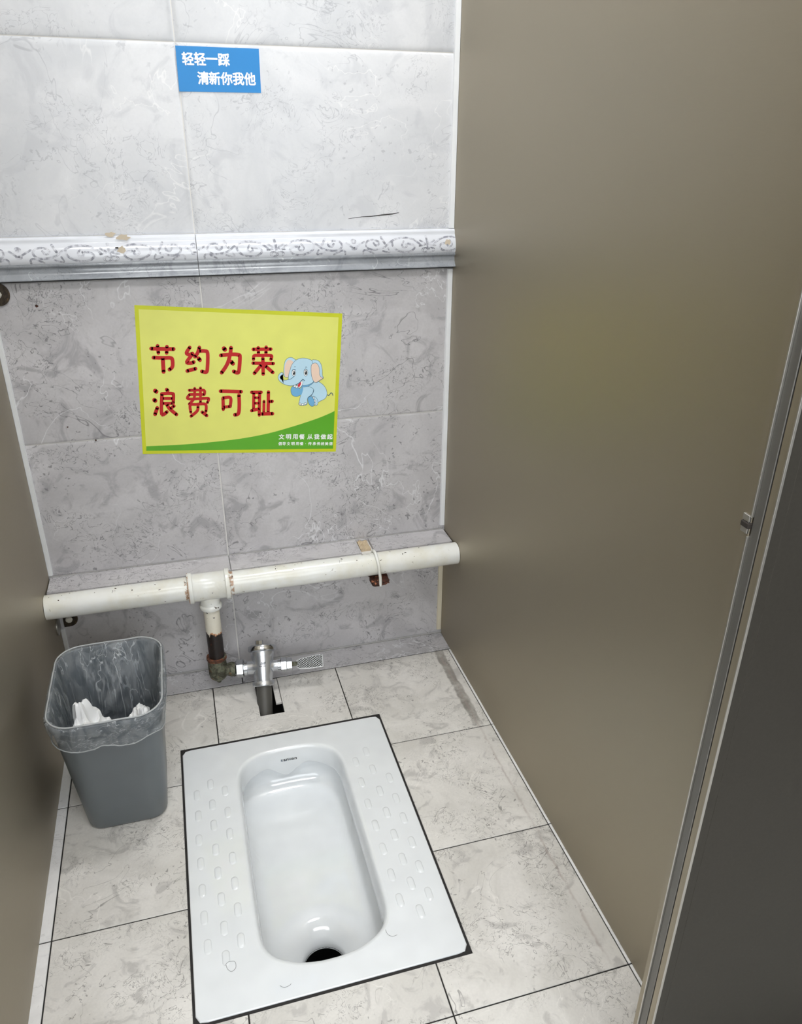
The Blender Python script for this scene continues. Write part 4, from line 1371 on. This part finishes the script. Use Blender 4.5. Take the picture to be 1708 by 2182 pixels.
# slack fold of the bag hanging into the bin from the far rim
bm = bmesh.new()
NXF, NZF = 26, 22
g = []
for i in range(NXF + 1):
    u = i / NXF
    row = []
    for j in range(NZF + 1):
        v = j / NZF
        x = BT['cx'] - 0.070 + 0.118 * u + 0.03 * v * (0.5 - u)
        y = BT['cy'] + BT['d'] / 2 - 0.006 - 0.035 * v - 0.030 * math.sin(math.pi * u) * math.sin(math.pi * min(1, v * 1.1)) + 0.006 * noise.noise(Vector((u * 5, v * 4, 2)))
        z = 0.2935 - 0.17 * v - 0.012 * math.exp(-((u - 0.28) / 0.16) ** 2) * (1 - v)
        row.append(bm.verts.new((x, y, z)))
    g.append(row)
for i in range(NXF):
    for j in range(NZF): bm.faces.new((g[i][j], g[i + 1][j], g[i + 1][j + 1], g[i][j + 1]))
obj('slack_fold', bm, 'film', bl, smooth='all')

# used paper in the bin
def crumpled(label, cx, cy, zb, zt, rx, ry, seed, peaks, side):
    bm = bmesh.new()
    bmesh.ops.create_icosphere(bm, subdivisions=5, radius=1)
    for v in bm.verts:
        p = v.co.copy()
        rdg = 0
        for k, f in enumerate((1.5, 3.0, 6.0)):
            rdg += (1 - 2 * abs(noise.noise(p * f + Vector((seed, seed * 2, k * 5.1))))) * 0.5 ** k
        s = 0.72 + 0.20 * rdg
        q = Vector((p.x * rx, p.y * ry, p.z * 0.5)) * s
        z = zb + (zt - zb) * (q.z / 0.5 * 0.5 + 0.5)
        for (ax, ay, r, h) in peaks:
            d = math.hypot(q.x - ax, q.y - ay)
            if p.z > 0 and d < r: z += h * (1 - (d / r) ** 2)
        X, Y = cx + q.x, cy + q.y
        f = max(0.0, min(1.0, z / BH))
        hw = (BB['w'] + (BT['w'] - BB['w']) * f) / 2 - 0.024; hd = (BB['d'] + (BT['d'] - BB['d']) * f) / 2 - 0.026
        X = max(BT['cx'] - hw, min(BT['cx'] + hw, X)); Y = max(BT['cy'] + 0.010 - hd, min(BT['cy'] + 0.010 + hd, Y))
        X = min(X, -0.2440) if side < 0 else max(X, -0.2425)
        v.co = Vector((X, Y, z))
    return tag(obj('tissue', bm, 'tissue', smooth=25), label, 'paper', 'used tissues in the waste bin')
crumpled('crumpled white tissue sticking up highest in the waste bin', -0.287, -0.425, 0.030, 0.240, 0.056, 0.090, 1.3, [(-0.016, 0.030, 0.026, 0.030), (0.004, 0.036, 0.014, 0.016)], -1)
crumpled('crumpled white tissue lying lower in the waste bin, nearer the squat pan', -0.200, -0.425, 0.030, 0.232, 0.042, 0.085, 4.1, [(0.014, 0.02, 0.026, 0.024)], 1)

# ------------------------------------------------------------------ small leavings
def hair(pts, z, label):
    bm = bmesh.new()
    tube(bm, [Vector((*ff(px, py, z), z)) for px, py in smooth_line(pts, 6)], 0.00022, 5)
    return bm
bm = hair([(479, 2058), (486, 2050), (500, 2049), (502, 2062), (493, 2070), (484, 2064), (482, 2056)], 0.0027, '')
tag(obj('hair', bm, 'mark'), 'tiny curled hair looped on the pan plate', 'hair', 'loose hairs on the pan')
bm = hair([(821, 1981), (826, 1991), (836, 1995), (846, 1992)], 0.0027, '')
tag(obj('hair', bm, 'mark'), 'short bent hair on the pan plate by the bowl corner', 'hair', 'loose hairs on the pan')
bm = hair([(596, 2100), (605, 2104), (616, 2100), (620, 2096)], 0.0027, '')
tag(obj('hair', bm, 'mark'), 'short curved hair on the pan plate in front of the drain', 'hair', 'loose hairs on the pan')
